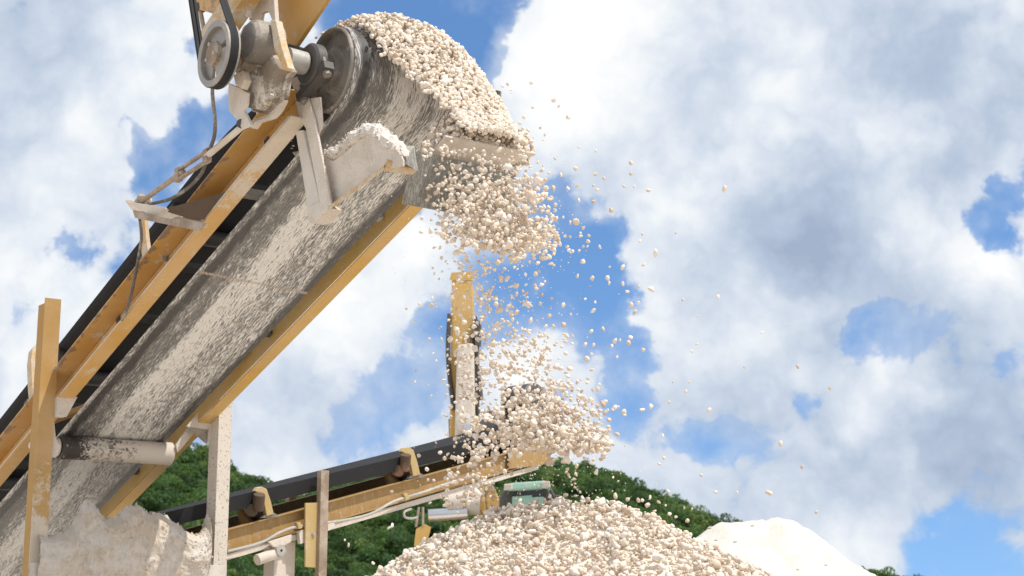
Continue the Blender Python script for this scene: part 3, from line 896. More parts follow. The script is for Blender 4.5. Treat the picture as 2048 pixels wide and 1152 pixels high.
def belt2():
    b = MB()
    zc1, zc0 = Q(657, 958)[2], Q(657, 972)[2]
    prof = [(-.03, zc1), (.05, zc1 - .02), (.20, zc0), (.60, zc0), (.78, zc1 - .02), (.86, zc1)]
    xe = Q(1030, 862)[0]
    rows = [(xL, 1.0), (xe - .6, 1.0), (xe, .7), (xH + .05, .0)]
    n = len(prof)
    v = []
    for x, k in rows:
        v += [(x, y, zc0 + (z - zc0) * k + (1 - k) * .08) for y, z in prof]
    fs = [(i * n + j, i * n + j + 1, (i + 1) * n + j + 1, (i + 1) * n + j) for i in range(len(rows) - 1) for j in range(n - 1)]
    b.add(v, fs)
    # near wing of the trough is a tall dark band, the return strand runs under the beams
    zr = Q(657, 1046)[2]
    b.box((xL, .02, zr - .006), (xH + .05, .78, zr + .006))
    o = b.build('belt', M['rubber'], CV2)
    md = o.modifiers.new('thickness', 'SOLIDIFY'); md.thickness = .014
belt2()
# skirt-like side of the belt edge as seen from the ground
MB().prism([Q(200, 1056, -.05), Q(1022, 861, -.05), Q(1022, 886, -.02), Q(200, 1088, -.02)], (0, .012, 0)).build('belt_edge', M['rubber'], CV2)
HP2 = Q(1082, 866, .05)
MB().lathe((HP2[0], .02, HP2[2]), T_AX, [(0, 0), (0, .06), (.03, .08), (.03, .22), (0, .24), (0, .26), (.76, .26), (.76, 0)], 40).build('head_pulley', M['dark_iron'], CV2, smooth=True)
MB().prism(QP(-.06, [(1018, 938), (1020, 905), (1050, 890), (1092, 886), (1100, 920), (1084, 930)]), (0, .02, 0)).build('head_plate', M['ochre'], CV2)
hc = Q(1080, 800, -.1)
b = MB().lathe((hc[0], -.06, hc[2]), T_AX, [(0, 0), (0, .10), (.02, .17), (.04, .19), (.36, .19), (.40, .12), (.40, 0)], 32)
b.build('drive_motor', M['dark_iron'], CV2, smooth=True)
MB().prism(QP(-.03, [(1052, 800), (1104, 790), (1112, 870), (1062, 880)]), (0, .03, 0)).build('motor_bracket', M['dark_iron'], CV2)
for (x, y) in ((522, 1000), (815, 921)):
    MB().prism(QP(-.07, [(x - 12, y - 18), (x - 8, y - 25), (x + 2, y - 27), (x + 12, y - 22), (x + 20, y + 2), (x + 26, y + 28), (x + 12, y + 32), (x + 6, y + 4), (x - 2, y - 12)]), (0, .05, 0)).build('idler_bracket', M['cream'], CV2, bevel=.006)
    MB().prism(QP(.12, [(x - 46, y + 12), (x - 38, y + 10), (x - 22, y + 44), (x - 34, y + 50)]), (0, .05, 0)).build('idler_bracket', M['ochre'], CV2)
    p, q = Q(x - 3, y - 12, -.11), Q(x - 6, y + 20, -.055)
    b = MB(); wing_roll(b, p, q, .052); b.build('idler_roll', M['rust_dark'], CV2, smooth=True)
    p, q = Q(x - 20, y + 20, -.04), Q(x - 12, y + 30, .30)
    b = MB(); wing_roll(b, p, q, .055); b.build('idler_roll', M['rust_dark'], CV2, smooth=True)
    MB().prism(QP(-.055, [(x + 2, y + 36), (x + 16, y + 20), (x + 34, y + 30), (x + 34, y + 34)]), (0, .04, 0)).build('idler_foot', M['iron'], CV2)
MB().tube(spline([Q(455, 1103, -.08), Q(520, 1086, -.09), Q(560, 1065, -.09), Q(600, 1052, -.08), Q(680, 1042, -.08), Q(740, 1028, -.09), Q(790, 1002, -.09), Q(845, 985, -.08), Q(905, 964, -.08), Q(960, 948, -.08)]), .014, 8).build('power_cable', M['galv'], CV2, smooth=True)
for (x, y) in ((812, 995), (598, 1053)):
    MB().prism(QP(-.11, [(x - 4, y - 8), (x + 3, y - 9), (x + 7, y + 3), (x, y + 5)]), (0, .05, 0)).build('cable_clip', M['cream'], CV2)
def vert2(px0, px1, y0, ytop, z_bot, dep, name, mat, wy=.06):
    a, c_ = on2(px0, 1050, dep), on2(px1, 1050, dep)
    top = on2(px0, ytop, dep)[2]
    b = MB()
    pl = [a, c_, c_ + Y2 * wy, a + Y2 * wy]
    b.hexa([(p[0], p[1], z_bot) for p in pl], [(p[0], p[1], top) for p in pl])
    b.map(lambda p: np.array([(p - O2) @ X2, (p - O2) @ Y2, (p - O2) @ Z2]))
    return b.build(name, mat, CV2, bevel=.004)
o = vert2(640, 656, 0, 940, 0, -.16, 'guide_post', M['rust'])
o = vert2(577, 592, 0, 985, 1.9, W2 + .1, 'guide_post', M['rust'])
PL = MB().prism(QP(-.12, [(611, 1006), (641, 1005), (641, 1136), (611, 1134)]), (0, .02, 0)).build('post_plate', M['cream'], CV2, bevel=.003)
MB().lathe(Q(626, 1068, -.12), (0, -1, 0), [(0, 0), (0, .022), (.006, .022), (.006, .013), (.02, .013), (.02, 0)], 6).build('plate_bolt', M['galv'], PL)
vert2(551, 592, 0, 1083, 0, .05, 'support_leg', M['white_dust'], .16)
TK = MB().prism(QP(-.10, [(537, 1083), (584, 1069), (582, 1084), (560, 1096), (548, 1094)]), (0, .03, 0)).build('take_up_bracket', M['white_dust'], CV2, bevel=.003)
MB().lathe(Q(563, 1101, -.12), (0, 1, 0), [(0, .012), (0, .05), (.02, .055), (.09, .055), (.10, .05), (.10, .0)], 24).build('take_up_pulley', M['galv'], TK, smooth=True)
MB().tube([Q(514, 1120, -.06), Q(548, 1108, -.06)], .05, 14).build('take_up_cylinder', M['white_dust'], TK, smooth=True)
MB().prism(QP(-.09, [(598, 1062), (612, 1058), (612, 1084), (601, 1088)]), (0, .04, 0)).build('chord_clip', M['white_dust'], CV2)
MB().prism(QP(-.09, [(656, 1048), (668, 1044), (672, 1054), (656, 1062)]), (0, .04, 0)).build('chord_clip', M['white_dust'], CV2)
MB().tube(spline([Q(822, 1018, -.05), Q(809, 1024, -.05), Q(810, 1034, -.05), Q(822, 1037, -.05), Q(834, 1035, -.05)]), .012, 8).build('wire_loop', M['galv'], CV2, smooth=True)

# ================================================================== excavator with a raised yellow boom
DX = 29.0
EX = empty('excavator', loc=tuple(at(925, 1300, DX)[:2]) + (0,))
tag(EX, 'yellow excavator seen end-on behind the stream, its dusty boom raised upright', 'excavator')
EXI = np.array([EX.location.x, EX.location.y, 0])
def X(px, py, y=0.0): return at(px, py, DX + y) - EXI
def XP(y, pts): return [X(a, b, y) for a, b in pts]
BOOM = MB().hexa([X(897, 1030, -.3), X(972, 1030, -.3), X(972, 1030, .3), X(897, 1030, .3)], [X(904, 548, -.2), X(944, 546, -.2), X(944, 546, .35), X(904, 548, .35)]).build('boom', M['yellow_clean'], EX, bevel=.03)
MB().hexa([X(899, 560, -.22), X(949, 560, -.22), X(949, 560, -.20), X(899, 560, -.20)], [X(903, 545, -.22), X(945, 543, -.22), X(945, 543, -.2), X(903, 545, -.2)]).build('boom_head', M['yellow_clean'], BOOM)
MB().hexa([X(908, 935, -.62), X(952, 935, -.62), X(952, 935, -.3), X(908, 935, -.3)], [X(914, 690, -.55), X(948, 686, -.55), X(948, 686, -.24), X(914, 690, -.24)]).build('stick_cylinder', M['white_dust'], EX, bevel=.06)
MB().lathe(X(929, 845, -.66), (0, -1, 0), [(-.1, 0), (-.1, .17), (.06, .17), (.08, .12), (.08, 0)], 24).build('cylinder_head', M['caked'], EX, smooth=True)
MB().tube([X(933, 850, -.72), X(937, 935, -.72)], .07, 16).build('piston_rod', M['chrome'], EX, smooth=True)
for path, r in (([(899, 628), (896, 700), (900, 760), (908, 820)], .045), ([(949, 634), (955, 660), (953, 720), (962, 800)], .05), ([(944, 668), (950, 740), (956, 830)], .04)):
    MB().tube(spline([X(a, b, -.3) for a, b in path]), r, 8).build('hydraulic_hose', M['dark_iron'], EX, smooth=True)
MB().tube([X(903, 838, -.1), X(906, 960, -.1)], .06, 10).build('lift_cylinder', M['iron'], EX, smooth=True)
MB().tube([X(984, 822, .1), X(988, 960, .1)], .075, 10).build('lift_cylinder', M['iron'], EX, smooth=True)
MB().prism(XP(-.5, [(956, 640), (962, 644), (962, 690), (950, 690), (948, 650)]), (0, .2, 0)).build('boom_clamp', M['dark_iron'], EX)
for (x, w) in ((912, 15), (947, 13)):
    MB().lathe(X(x, 1005, -.7), (1, 0, 0), [(-w / 107, 0), (-w / 107, .22), (w / 107, .22), (w / 107, 0)], 20).build('pivot_boss', M['white_dust'], EX, smooth=True)
MB().tube([X(857, 1031, -.8), X(935, 1026, -.8)], .11, 18).build('silver_tank', M['chrome'], EX, smooth=True)
MB().hexa([X(838, 1200, -.9), X(1010, 1200, -.9), X(1010, 1200, 2.4), X(838, 1200, 2.4)], [X(852, 1082, -.9), X(1000, 1066, -.9), X(1000, 1066, 2.4), X(852, 1082, 2.4)]).build('upper_body', M['yellow'], EX, bevel=.05)
MB().prism(XP(-1.0, [(828, 1092), (832, 1058), (850, 1048), (862, 1054), (852, 1092)]), (0, .1, 0)).build('side_guard', M['yellow_clean'], EX)
for (x0, y0, x1, y1) in ((838, 1014, 832, 1054), (846, 1014, 846, 1052)):
    MB().tube([X(x0, y0, -1), X(x1, y1, -1)], .022, 8).build('guard_rail', M['rust'], EX)
MB().prism(XP(-.9, [(972, 970), (984, 966), (1000, 1000), (1000, 1040), (972, 1040)]), (0, .5, 0)).build('boom_foot', M['yellow'], EX, bevel=.03)
for x in (846, 984):
    b = MB(); p = X(x, 1200, 0)
    b.box((p[0] - .3, -1.6, 0), (p[0] + .3, 2.6, .85)); b.build('track', M['dark_iron'], EX, bevel=.25)

# ================================================================== mint-green machine
DM = 27.0
MC = empty('wheel_loader', loc=tuple(at(1058, 1300, DM)[:2]) + (0,))
tag(MC, 'mint green loader cab peeping over the gravel pile, dusty work lamps on its roof', 'loader')
MCI = np.array([MC.location.x, MC.location.y, 0])
def G(px, py, y=0.0): return at(px, py, DM + y) - MCI
def GP(y, pts): return [G(a, b, y) for a, b in pts]
MB().prism(GP(-.25, [(1012, 981), (1014, 968), (1030, 965), (1090, 961), (1100, 966), (1102, 976), (1084, 976), (1034, 980)]), (0, 1.9, 0)).build('cab_roof', M['mint'], MC, bevel=.03)
MB().prism(GP(0, [(1016, 1032), (1012, 992), (1022, 982), (1094, 978), (1104, 994), (1108, 1030)]), (0, 1.4, 0)).build('cab_frame', M['dark_iron'], MC, bevel=.02)
MB().prism(GP(-.03, [(1024, 994), (1030, 983), (1086, 980), (1088, 992)]), (0, .02, 0)).build('windscreen', M['glass'], MC)
MB().prism(GP(-.06, [(1024, 1034), (1024, 993), (1064, 990), (1064, 994), (1087, 993), (1090, 1034)]), (0, .05, 0)).build('bonnet', M['mint'], MC, bevel=.01)
MB().prism(GP(-.02, [(1034, 980.5), (1084, 977), (1084, 979), (1034, 983)]), (0, .02, 0)).build('sun_strip', M['galv'], MC)
for (x, y) in ((1016, 974), (1091, 969)):
    L = MB().prism(GP(-.32, [(x - 8, y + 6), (x - 8, y - 6), (x + 9, y - 7), (x + 9, y + 5)]), (0, .12, 0)).build('work_lamp', M['white_dust'], MC, bevel=.015)
    MB().prism(GP(-.335, [(x - 5, y + 4), (x - 5, y - 4), (x + 6, y - 5), (x + 6, y + 3)]), (0, .012, 0)).build('lamp_lens', M['lamp_glass'], L)
MB().tube([G(1100, 978, -.1), G(1106, 990, -.2), G(1112, 994, -.2)], .03, 8).build('mirror_arm', M['dark_iron'], MC)
MB().prism(GP(-.25, [(1104, 988), (1120, 990), (1119, 1004), (1105, 1002)]), (0, .08, 0)).build('mirror', M['dark_iron'], MC, bevel=.02)
MB().tube([G(1012, 980, -.1), G(1004, 1000, -.2), G(1004, 1020, -.2)], .05, 8).build('mirror_arm', M['dark_iron'], MC)
p, q = G(990, 1040), G(1130, 1040)
MB().box((p[0], 0, .7), (q[0], 3.2, p[2] - .0)).build('chassis', M['mint'], MC, bevel=.05)
for x in (1000, 1120):
    for y in (.2, 2.6):
        p = G(x, 1200, 0)
        MB().lathe((p[0] - .2, y, .65), (1, 0, 0), [(0, 0), (0, .3), (.05, .34), (.0, .6), (.06, .65), (.36, .65), (.4, .6), (.4, 0)], 28).build('wheel', M['dark_iron'], MC, smooth=True)

# ================================================================== wooded hills
def hill_profile(px):
    xs = [-500, 0, 150, 250, 320, 375, 420, 470, 530, 570, 610, 640, 700, 760, 860, 920, 1000, 1060, 1130, 1180, 1230, 1290, 1350, 1400, 1480, 1560, 1680, 1760, 1850, 2100, 2500]
    ys = [1010, 985, 950, 925, 910, 902, 915, 948, 972, 992, 1012, 1000, 976, 958, 932, 930, 946, 945, 942, 956, 968, 1004, 1030, 1056, 1088, 1112, 1142, 1163, 1188, 1205, 1215]
    return np.interp(px, xs, ys)
HD = 250.0
def build_hills():
    nx, ny = 150, 26
    v, fs = [], []
    for i in range(nx):
        px = -600 + 3300 * i / (nx - 1)
        top = at(px, hill_profile(px) + 17, HD)
        for j in range(ny):
            f = j / (ny - 1)
            if f <= .5:
                g = f / .5
                Y = 130 + (HD - 130) * g
                z = top[2] * (3 * g * g - 2 * g ** 3)
            else:
                g = (f - .5) / .5
                Y = HD + 160 * g
                z = top[2] * (1 - g * g)
            x = (px - 1024) / F_PX * HD * (1 + .0 * f)
            v.append((x, Y, z - .3 + .8 * math.sin(x * .13 + Y * .07) * math.cos(Y * .11)))
    for i in range(nx - 1):
        for j in range(ny - 1):
            a = i * ny + j
            fs.append((a, a + ny, a + ny + 1, a + 1))
    tag(MB().add(v, fs).build('hill', M['hill'], smooth=True), kind='structure')
build_hills()

def fast_mesh(name, V, Fc, mat, tone=None, smooth=False, nside=3):
    me = bpy.data.meshes.new(name)
    nf = len(Fc)
    me.vertices.add(len(V)); me.loops.add(nf * nside); me.polygons.add(nf)
    me.vertices.foreach_set('co', np.ascontiguousarray(V, np.float32).ravel())
    me.loops.foreach_set('vertex_index', np.ascontiguousarray(Fc, np.int32).ravel())
    me.polygons.foreach_set('loop_start', np.arange(0, nf * nside, nside, dtype=np.int32))
    me.polygons.foreach_set('loop_total', np.full(nf, nside, np.int32))
    if smooth:
        me.polygons.foreach_set('use_smooth', np.ones(nf, bool))
    if tone is not None:
        at_ = me.attributes.new('tone', 'FLOAT', 'POINT')
        at_.data.foreach_set('value', np.ascontiguousarray(tone, np.float32))
    me.materials.append(mat)
    me.update(calc_edges=True)
    me.validate()
    return me

def build_forest():
    rng = np.random.default_rng(21)
    def crown(nleaf, size):
        """leaf sprays over a few lobes of an uneven crown (unit radius)"""
        lobes = [(rng.normal(0, .42, 3) * np.array([1, 1, .55]) + np.array([0, 0, .75]), rng.uniform(.32, .6)) for _ in range(9)]
        V, Fc, Tn = [], [], []
        for k in range(nleaf):
            c_, r_ = lobes[rng.integers(len(lobes))]
            d = rng.normal(size=3); d /= np.linalg.norm(d)
            d[2] = abs(d[2]) * .9 - .2
            p = c_ + d * r_ * rng.uniform(.75, 1.08)
            nrm = d + rng.normal(0, .45, 3); nrm /= np.linalg.norm(nrm)
            a = np.cross(nrm, rng.normal(size=3)); a /= np.linalg.norm(a)
            b_ = np.cross(nrm, a)
            s_ = size * rng.uniform(.6, 1.3)
            i0 = len(V)
            V += [p - a * s_ - b_ * s_ * .5, p + a * s_ * .2 - b_ * s_ * .8, p + a * s_, p + b_ * s_ * .8]
            Fc.append((i0, i0 + 1, i0 + 2, i0 + 3))
            Tn += [rng.uniform(-.10, .10)] * 4
        return np.array(V), np.array(Fc), np.array(Tn)
    kinds = [crown(900, .075) for _ in range(7)]
    trunk = MB().tube([(0, 0, -.6), (.03, .02, .3), (0, .05, .9)], [.07, .05, .02], 5)
    tv = np.vstack(trunk.v)
    tf = np.array([f for f in trunk.f if len(f) == 4])
    VV, FF, TT, n = [], [], [], 0
    def put(k, p, r, tone):
        nonlocal n
        V, Fc, Tn = kinds[k]
        a = rng.uniform(0, 6.28)
        Rm = np.array([[math.cos(a), -math.sin(a), 0], [math.sin(a), math.cos(a), 0], [0, 0, 1]])
        sc = np.array([1, 1, rng.uniform(.8, 1.25)]) * r
        for (v_, f_, t_) in ((V, Fc, Tn + tone), (tv, tf, np.full(len(tv), .1))):
            VV.append((v_ * sc) @ Rm.T + p); FF.append(f_ + n); TT.append(t_); n += len(v_)
    for row in range(34):
        g = 1 - row / 33 * .95
        Y = 130 + (HD - 130) * g
        px = -120.0
        while px < 2000:
            px += rng.uniform(9, 24) * (1.1 + .25 * (row > 3))
            if px > 1450 and row > 3:
                continue
            top = at(px, hill_profile(px) + 17, HD)[2]
            z = top * (3 * g * g - 2 * g ** 3)
            x = (px - 1024) / F_PX * HD
            r = rng.uniform(1.0, 2.0) if row == 0 else rng.uniform(1.0, 2.3) * (1 - .12 * (row > 20))
            if row == 0 and rng.random() < .12:
                r *= 1.35
            y_ = Y + rng.uniform(-4, 4)
            tone = np.clip(rng.normal(.47, .28), .02, .99)
            put(rng.integers(len(kinds)), np.array([x, y_, z - .5 + rng.uniform(-.5, .3)]), r, tone)
    me = fast_mesh('forest', np.vstack(VV), np.vstack(FF), M['leaf'], np.concatenate(TT), nside=4)
    o = bpy.data.objects.new('forest', me)
    COL.objects.link(o)
    tag(o, 'dense green wood covering the hills behind the quarry', 'forest', kind='stuff')
build_forest()

# ================================================================== stones
def ico():
    import bmesh
    bm = bmesh.new()
    bmesh.ops.create_icosphere(bm, subdivisions=2, radius=1)
    V = np.array([v.co[:] for v in bm.verts]); Fc = np.array([[v.index for v in f.verts] for f in bm.faces])
    bm.free()
    return V, Fc
def ico1():
    import bmesh
    bm = bmesh.new()
    bmesh.ops.create_icosphere(bm, subdivisions=1, radius=1)
    V = np.array([v.co[:] for v in bm.verts]); Fc = np.array([[v.index for v in f.verts] for f in bm.faces])
    bm.free()
    return V, Fc
IV, IF = ico()
JV, JF = ico1()
def knock(V, rng):
    """a crushed pebble: sphere cut by random flats, stretched, slightly lumpy"""
    P = V.copy()
    for _ in range(12):
        nrm = rng.normal(size=3); nrm /= np.linalg.norm(nrm)
        h = rng.uniform(.48, .84)
        d = P @ nrm - h
        P -= np.outer(np.maximum(d, 0) * .97, nrm)
    P *= np.array([1.0, rng.uniform(.65, .95), rng.uniform(.5, .85)])
    P += rng.normal(0, .010, P.shape)
    return P
SHAPES_HI = [knock(IV, RNG) for _ in range(14)]
SHAPES_LO = [knock(JV, RNG) for _ in range(18)]
def rand_rot(rng):
    q = rng.normal(size=4); q /= np.linalg.norm(q)
    w, x, y, z = q
    return np.array([[1 - 2 * (y * y + z * z), 2 * (x * y - z * w), 2 * (x * z + y * w)], [2 * (x * y + z * w), 1 - 2 * (x * x + z * z), 2 * (y * z - x * w)], [2 * (x * z - y * w), 2 * (y * z + x * w), 1 - 2 * (x * x + y * y)]])
def stone_cloud(name, pts, radii, hi=True, rng=RNG):
    SH_, FC_ = (SHAPES_HI, IF) if hi else (SHAPES_LO, JF)
    nv = len(SH_[0])
    V = np.empty((len(pts) * nv, 3)); Fc = np.empty((len(pts) * len(FC_), 3), int); Tn = np.empty(len(pts) * nv)
    for i, (p, r) in enumerate(zip(pts, radii)):
        V[i * nv:(i + 1) * nv] = (SH_[rng.integers(len(SH_))] * r) @ rand_rot(rng).T + p
        Fc[i * len(FC_):(i + 1) * len(FC_)] = FC_ + i * nv
        Tn[i * nv:(i + 1) * nv] = rng.random()
    me = fast_mesh(name, V, Fc, M['stone'], Tn, smooth=False)
    o = bpy.data.objects.new(name, me)
    COL.objects.link(o)
    return o

# ---- gravel pile under the stream
PILE_C = (np.array([-.03, 8.75]), np.array([.62, 8.55]))
PILE_H = 2.165
def pile_h(x, y):
    a, b_ = PILE_C
    d = b_ - a
    t = np.clip(((x - a[0]) * d[0] + (y - a[1]) * d[1]) / (d @ d), 0, 1)
    r = np.hypot(x - a[0] - t * d[0], y - a[1] - t * d[1])
    h = PILE_H - .60 * (np.sqrt(r * r + .04) - .2)
    h = h + .05 * np.sin(x * 2.3 + 1) * np.cos(y * 2.1) + .02 * np.sin(x * 7 + y * 5)
    return np.maximum(h, -.02)
def build_pile():
    n = 120
    g = np.linspace(-4.6, 4.6, n)
    v = []
    for i in range(n):
        for j in range(n):
            x, y = .3 + g[i], 8.65 + g[j]
            v.append((x, y, float(pile_h(x, y)) - .045))
    fs = np.array([(i * n + j, (i + 1) * n + j, (i + 1) * n + j + 1, i * n + j + 1) for i in range(n - 1) for j in range(n - 1)])
    rng = np.random.default_rng(5)
    N_ = 27000
    r = 2.6 * np.sqrt(rng.random(N_)); a = rng.uniform(0, 2 * math.pi, N_)
    x, y = .32 + r * np.cos(a), 8.65 + r * np.sin(a)
    keep = (y < 9.3 + rng.random(N_) * .5) & (pile_h(x, y) > .95)
    x, y = x[keep], y[keep]
    rad = np.clip(rng.lognormal(math.log(.0180), .32, len(x)), .011, .045)
    z = pile_h(x, y) + rng.uniform(-.03, .026, len(x))
    o = stone_cloud('gravel_pile', np.stack([x, y, z], 1), rad, hi=True, rng=rng)
    xf, yf = np.repeat(x, 2) + rng.normal(0, .05, 2 * len(x)), np.repeat(y, 2) + rng.normal(0, .05, 2 * len(x))
    fines = stone_cloud('fines', np.stack([xf, yf, pile_h(xf, yf) + rng.uniform(-.035, .004, len(xf))], 1), rng.uniform(.006, .012, len(xf)), hi=False, rng=rng)
    fines.parent = o
    tag(o, 'pale limestone gravel heaped in a cone under the falling stream', 'gravel pile', kind='stuff')
    me = fast_mesh('pile_core', np.array(v), fs, M['stone'], np.full(n * n, .3), smooth=True, nside=4)
    c_ = bpy.data.objects.new('pile_core', me)
    COL.objects.link(c_)
    c_.parent = o
build_pile()

# ---- white sand pile on the right
def build_sand():
    c_ = at(1508, 1043, 19.0)
    rng = np.random.default_rng(9)
    n = 150
    def hh(x, y):
        dx, dy = x - c_[0], y - c_[1]
        t = min(max(dx, -.36), .34)
        r = math.hypot(dx - t, dy)
        h = c_[2] - .70 * (math.sqrt(r * r + .03) - .17)
        h += .035 * math.sin(dx * 3.1 + .6) * math.cos(dy * 2.3) + .02 * math.sin(dx * 11 + dy * 4) - .05 * math.exp(-((dx - .12) / .06) ** 2 - (dy / .5) ** 2)
        h += .05 * math.exp(-((dx - .45 - dy * .3) / .10) ** 2) * math.sin(r * 5)
        return max(h, -.02)
    g = np.linspace(-4.6, 4.6, n)
    v = [(c_[0] + a, c_[1] + b_, hh(c_[0] + a, c_[1] + b_) + rng.normal(0, .010)) for a in g for b_ in g]
    fs = np.array([(i * n + j, (i + 1) * n + j, (i + 1) * n + j + 1, i * n + j + 1) for i in range(n - 1) for j in range(n - 1)])
    o = bpy.data.objects.new('sand_pile', fast_mesh('sand_pile', np.array(v), fs, M['sand'], smooth=True, nside=4))
    COL.objects.link(o)
    tag(o, 'smooth white limestone sand pile right of the gravel pile', 'sand pile')
    return hh, c_
sand_h, sand_c = build_sand()
rng = np.random.default_rng(14)
def clods():
    for k, (px, py) in enumerate(((1420, 1056), (1434, 1080), (1473, 1084), (1560, 1132), (1577, 1122), (1597, 1140), (1540, 1066), (1648, 1130), (1507, 1052))):
        # march along the sight line to where it meets the pile
        Y = 14.5
        while Y < 23:
            p = at(px, py, Y)
            if sand_h(p[0], p[1]) >= p[2]:
                break
            Y += .02
        me = fast_mesh('clod', SHAPES_HI[k] * np.array([1.2, 1, .7]) * rng.uniform(.022, .045), IF, M['dust'], None, smooth=True)
        o = bpy.data.objects.new('clod', me)
        COL.objects.link(o)
        o.location = p
        tag(o, 'small tan clod lying on the smooth white sand pile', 'clod', 'clods on the white sand pile')
clods()

# ---- stones riding over the head pulley and down to the shelf
def build_load():
    rng = np.random.default_rng(31)
    pts, rad = [], []
    n_in = 0
    def curve(u):
        """belt surface point and outward normal in (s, n); u in metres from -1.4 to 1.5"""
        if u < 0:
            return u, R, 0, 1, 
        if u < R * math.radians(62):
            q = math.pi / 2 - u / R
            return R * math.cos(q), R * math.sin(q), math.cos(q), math.sin(q)
        q = math.pi / 2 - math.radians(62)
        d = u - R * math.radians(62)
        s0_, n0_ = R * math.cos(q), R * math.sin(q)
        tx, tn = math.sin(q), -math.cos(q)
        s_ = s0_ + tx * d * .75
        nn = n0_ + tn * d * .95 - .06 * d * d
        return s_, nn, math.cos(q), math.sin(q)
    while len(pts) < 7600:
        u = rng.uniform(-1.3, 1.46)
        s_, nn, ns, nz_ = curve(u)
        lo = np.interp(u, [-1.3, -.1, .2, .6, 1.0, 1.32], [.16, .07, .09, .15, .27, .40])
        hi = np.interp(u, [-1.3, 0, .5, 1.0, 1.32], [.80, .90, .93, .90, .86])
        t = rng.uniform(lo, hi) - (abs(rng.normal(0, .05)) if rng.random() < .12 else 0)
        f = max(0, (t - lo) / (hi - lo))
        top = (.155 * math.sin(math.pi * min(1, f * .9 + .08)) ** .7 + .0) * np.interp(u, [-1.3, 0, .5, 1.0, 1.32], [.9, 1, .95, .65, .4])
        h = top * (1 - rng.random() ** 1.6 * .75)
        nn_h = h + .012
        if nn + nz_ * nn_h < -.86:
            continue
        pts.append(L2W(s_ + ns * nn_h, t, nn + nz_ * nn_h))
        rad.append(min(.036, max(.011, rng.lognormal(math.log(.0195), .25))))
    # bank lying on the shelf lip
    for _ in range(1300):
        t = rng.uniform(.36, 1.02)
        s_ = .575 - rng.random() * .24
        pts.append(L2W(s_, t, -.855 + rng.random() ** 1.3 * .20 + .01))
        rad.append(min(.036, max(.011, rng.lognormal(math.log(.019), .25))))
    o = stone_cloud('gravel_load', np.array(pts), rad, hi=True, rng=rng)
    tag(o, 'thick stream of cream gravel tumbling over the head pulley onto the shelf lip', 'gravel', kind='stuff')
build_load()

# ---- gravel in the air: dense clots as one body, loose stones one by one
def stream_depth(py):
    """the stream leaves the shelf and drifts towards the camera as it drops"""
    return np.interp(py, [150, 300, 500, 900, 1000], [9.25, 9.1, 8.95, 8.7, 8.65])
def build_falling():
    rng = np.random.default_rng(77)
    pts, rad = [], []
    def blob(cx, cy, sx, sy, n, rot=0, rm=.021, tri=None):
        k = 0
        while k < n:
            a, b_ = rng.normal(size=2)
            if a * a + b_ * b_ > 5.5:
                continue
            x = cx + sx * a * math.cos(rot) - sy * b_ * math.sin(rot)
            y = cy + sx * a * math.sin(rot) + sy * b_ * math.cos(rot)
            Y = stream_depth(y) + rng.normal(0, .16)
            pts.append(at(x, y, Y))
            rad.append(min(.040, max(.011, rng.lognormal(math.log(rm), .28))))
            k += 1
    # upper clot just below the chute
    blob(1000, 430, 58, 32, 640, .25, .0175)
    blob(990, 478, 58, 18, 330, .16, .018)
    blob(1060, 478, 30, 20, 190, .3, .018)
    blob(940, 430, 26, 26, 90, 0, .016)
    blob(1060, 390, 20, 14, 60, 0, .021)
    blob(905, 345, 26, 38, 60, 0, .0145)
    blob(1015, 350, 42, 26, 110, .2, .0165)
    blob(945, 360, 44, 36, 110, .2, .0155)
    blob(870, 290, 14, 20, 24, 0, .015)
    blob(1005, 380, 36, 18, 50, 0, .016)
    blob(866, 300, 16, 22, 16, 0, .014)
    blob(925, 300, 30, 18, 22, 0, .015)
    blob(1000, 440, 84, 50, 110, .2, .015)
    # lower clot above the pile
    blob(1095, 862, 60, 27, 520, .25, .0185)
    blob(1050, 842, 46, 26, 130, -.2, .0175)
    blob(1155, 880, 36, 16, 190, .1, .0185)
    blob(1000, 880, 32, 28, 90, 0, .017)
    blob(1088, 812, 42, 24, 150, .1, .0165)
    blob(1100, 780, 34, 30, 60, .1, .016)
    blob(1085, 800, 84, 62, 120, 0, .016)
    blob(1185, 860, 24, 34, 60, 0, .017)
    # loose curtain between them and down the left side
    blob(985, 630, 52, 70, 190, -.1, .0145)
    blob(1020, 720, 62, 40, 200, 0, .0155)
    blob(940, 780, 24, 90, 150, 0, .0155)
    blob(955, 930, 34, 40, 100, 0, .0165)
    blob(930, 570, 24, 44, 50, 0, .0145)
    blob(930, 985, 30, 26, 50, 0, .016)
    for _ in range(1500):
        y = rng.uniform(300, 1000)
        x = np.interp(y, [300, 480, 650, 860, 1000], [980, 1000, 1000, 1075, 1060]) + rng.normal(0, 85)
        pts.append(at(x, y, stream_depth(y) + rng.normal(0, .25)))
        rad.append(rng.uniform(.0025, .0065))
    o = stone_cloud('falling_gravel', np.array(pts), rad, hi=True, rng=rng)
    tag(o, 'dense clots of gravel falling from the chute towards the pile', 'gravel', kind='stuff')
build_falling()

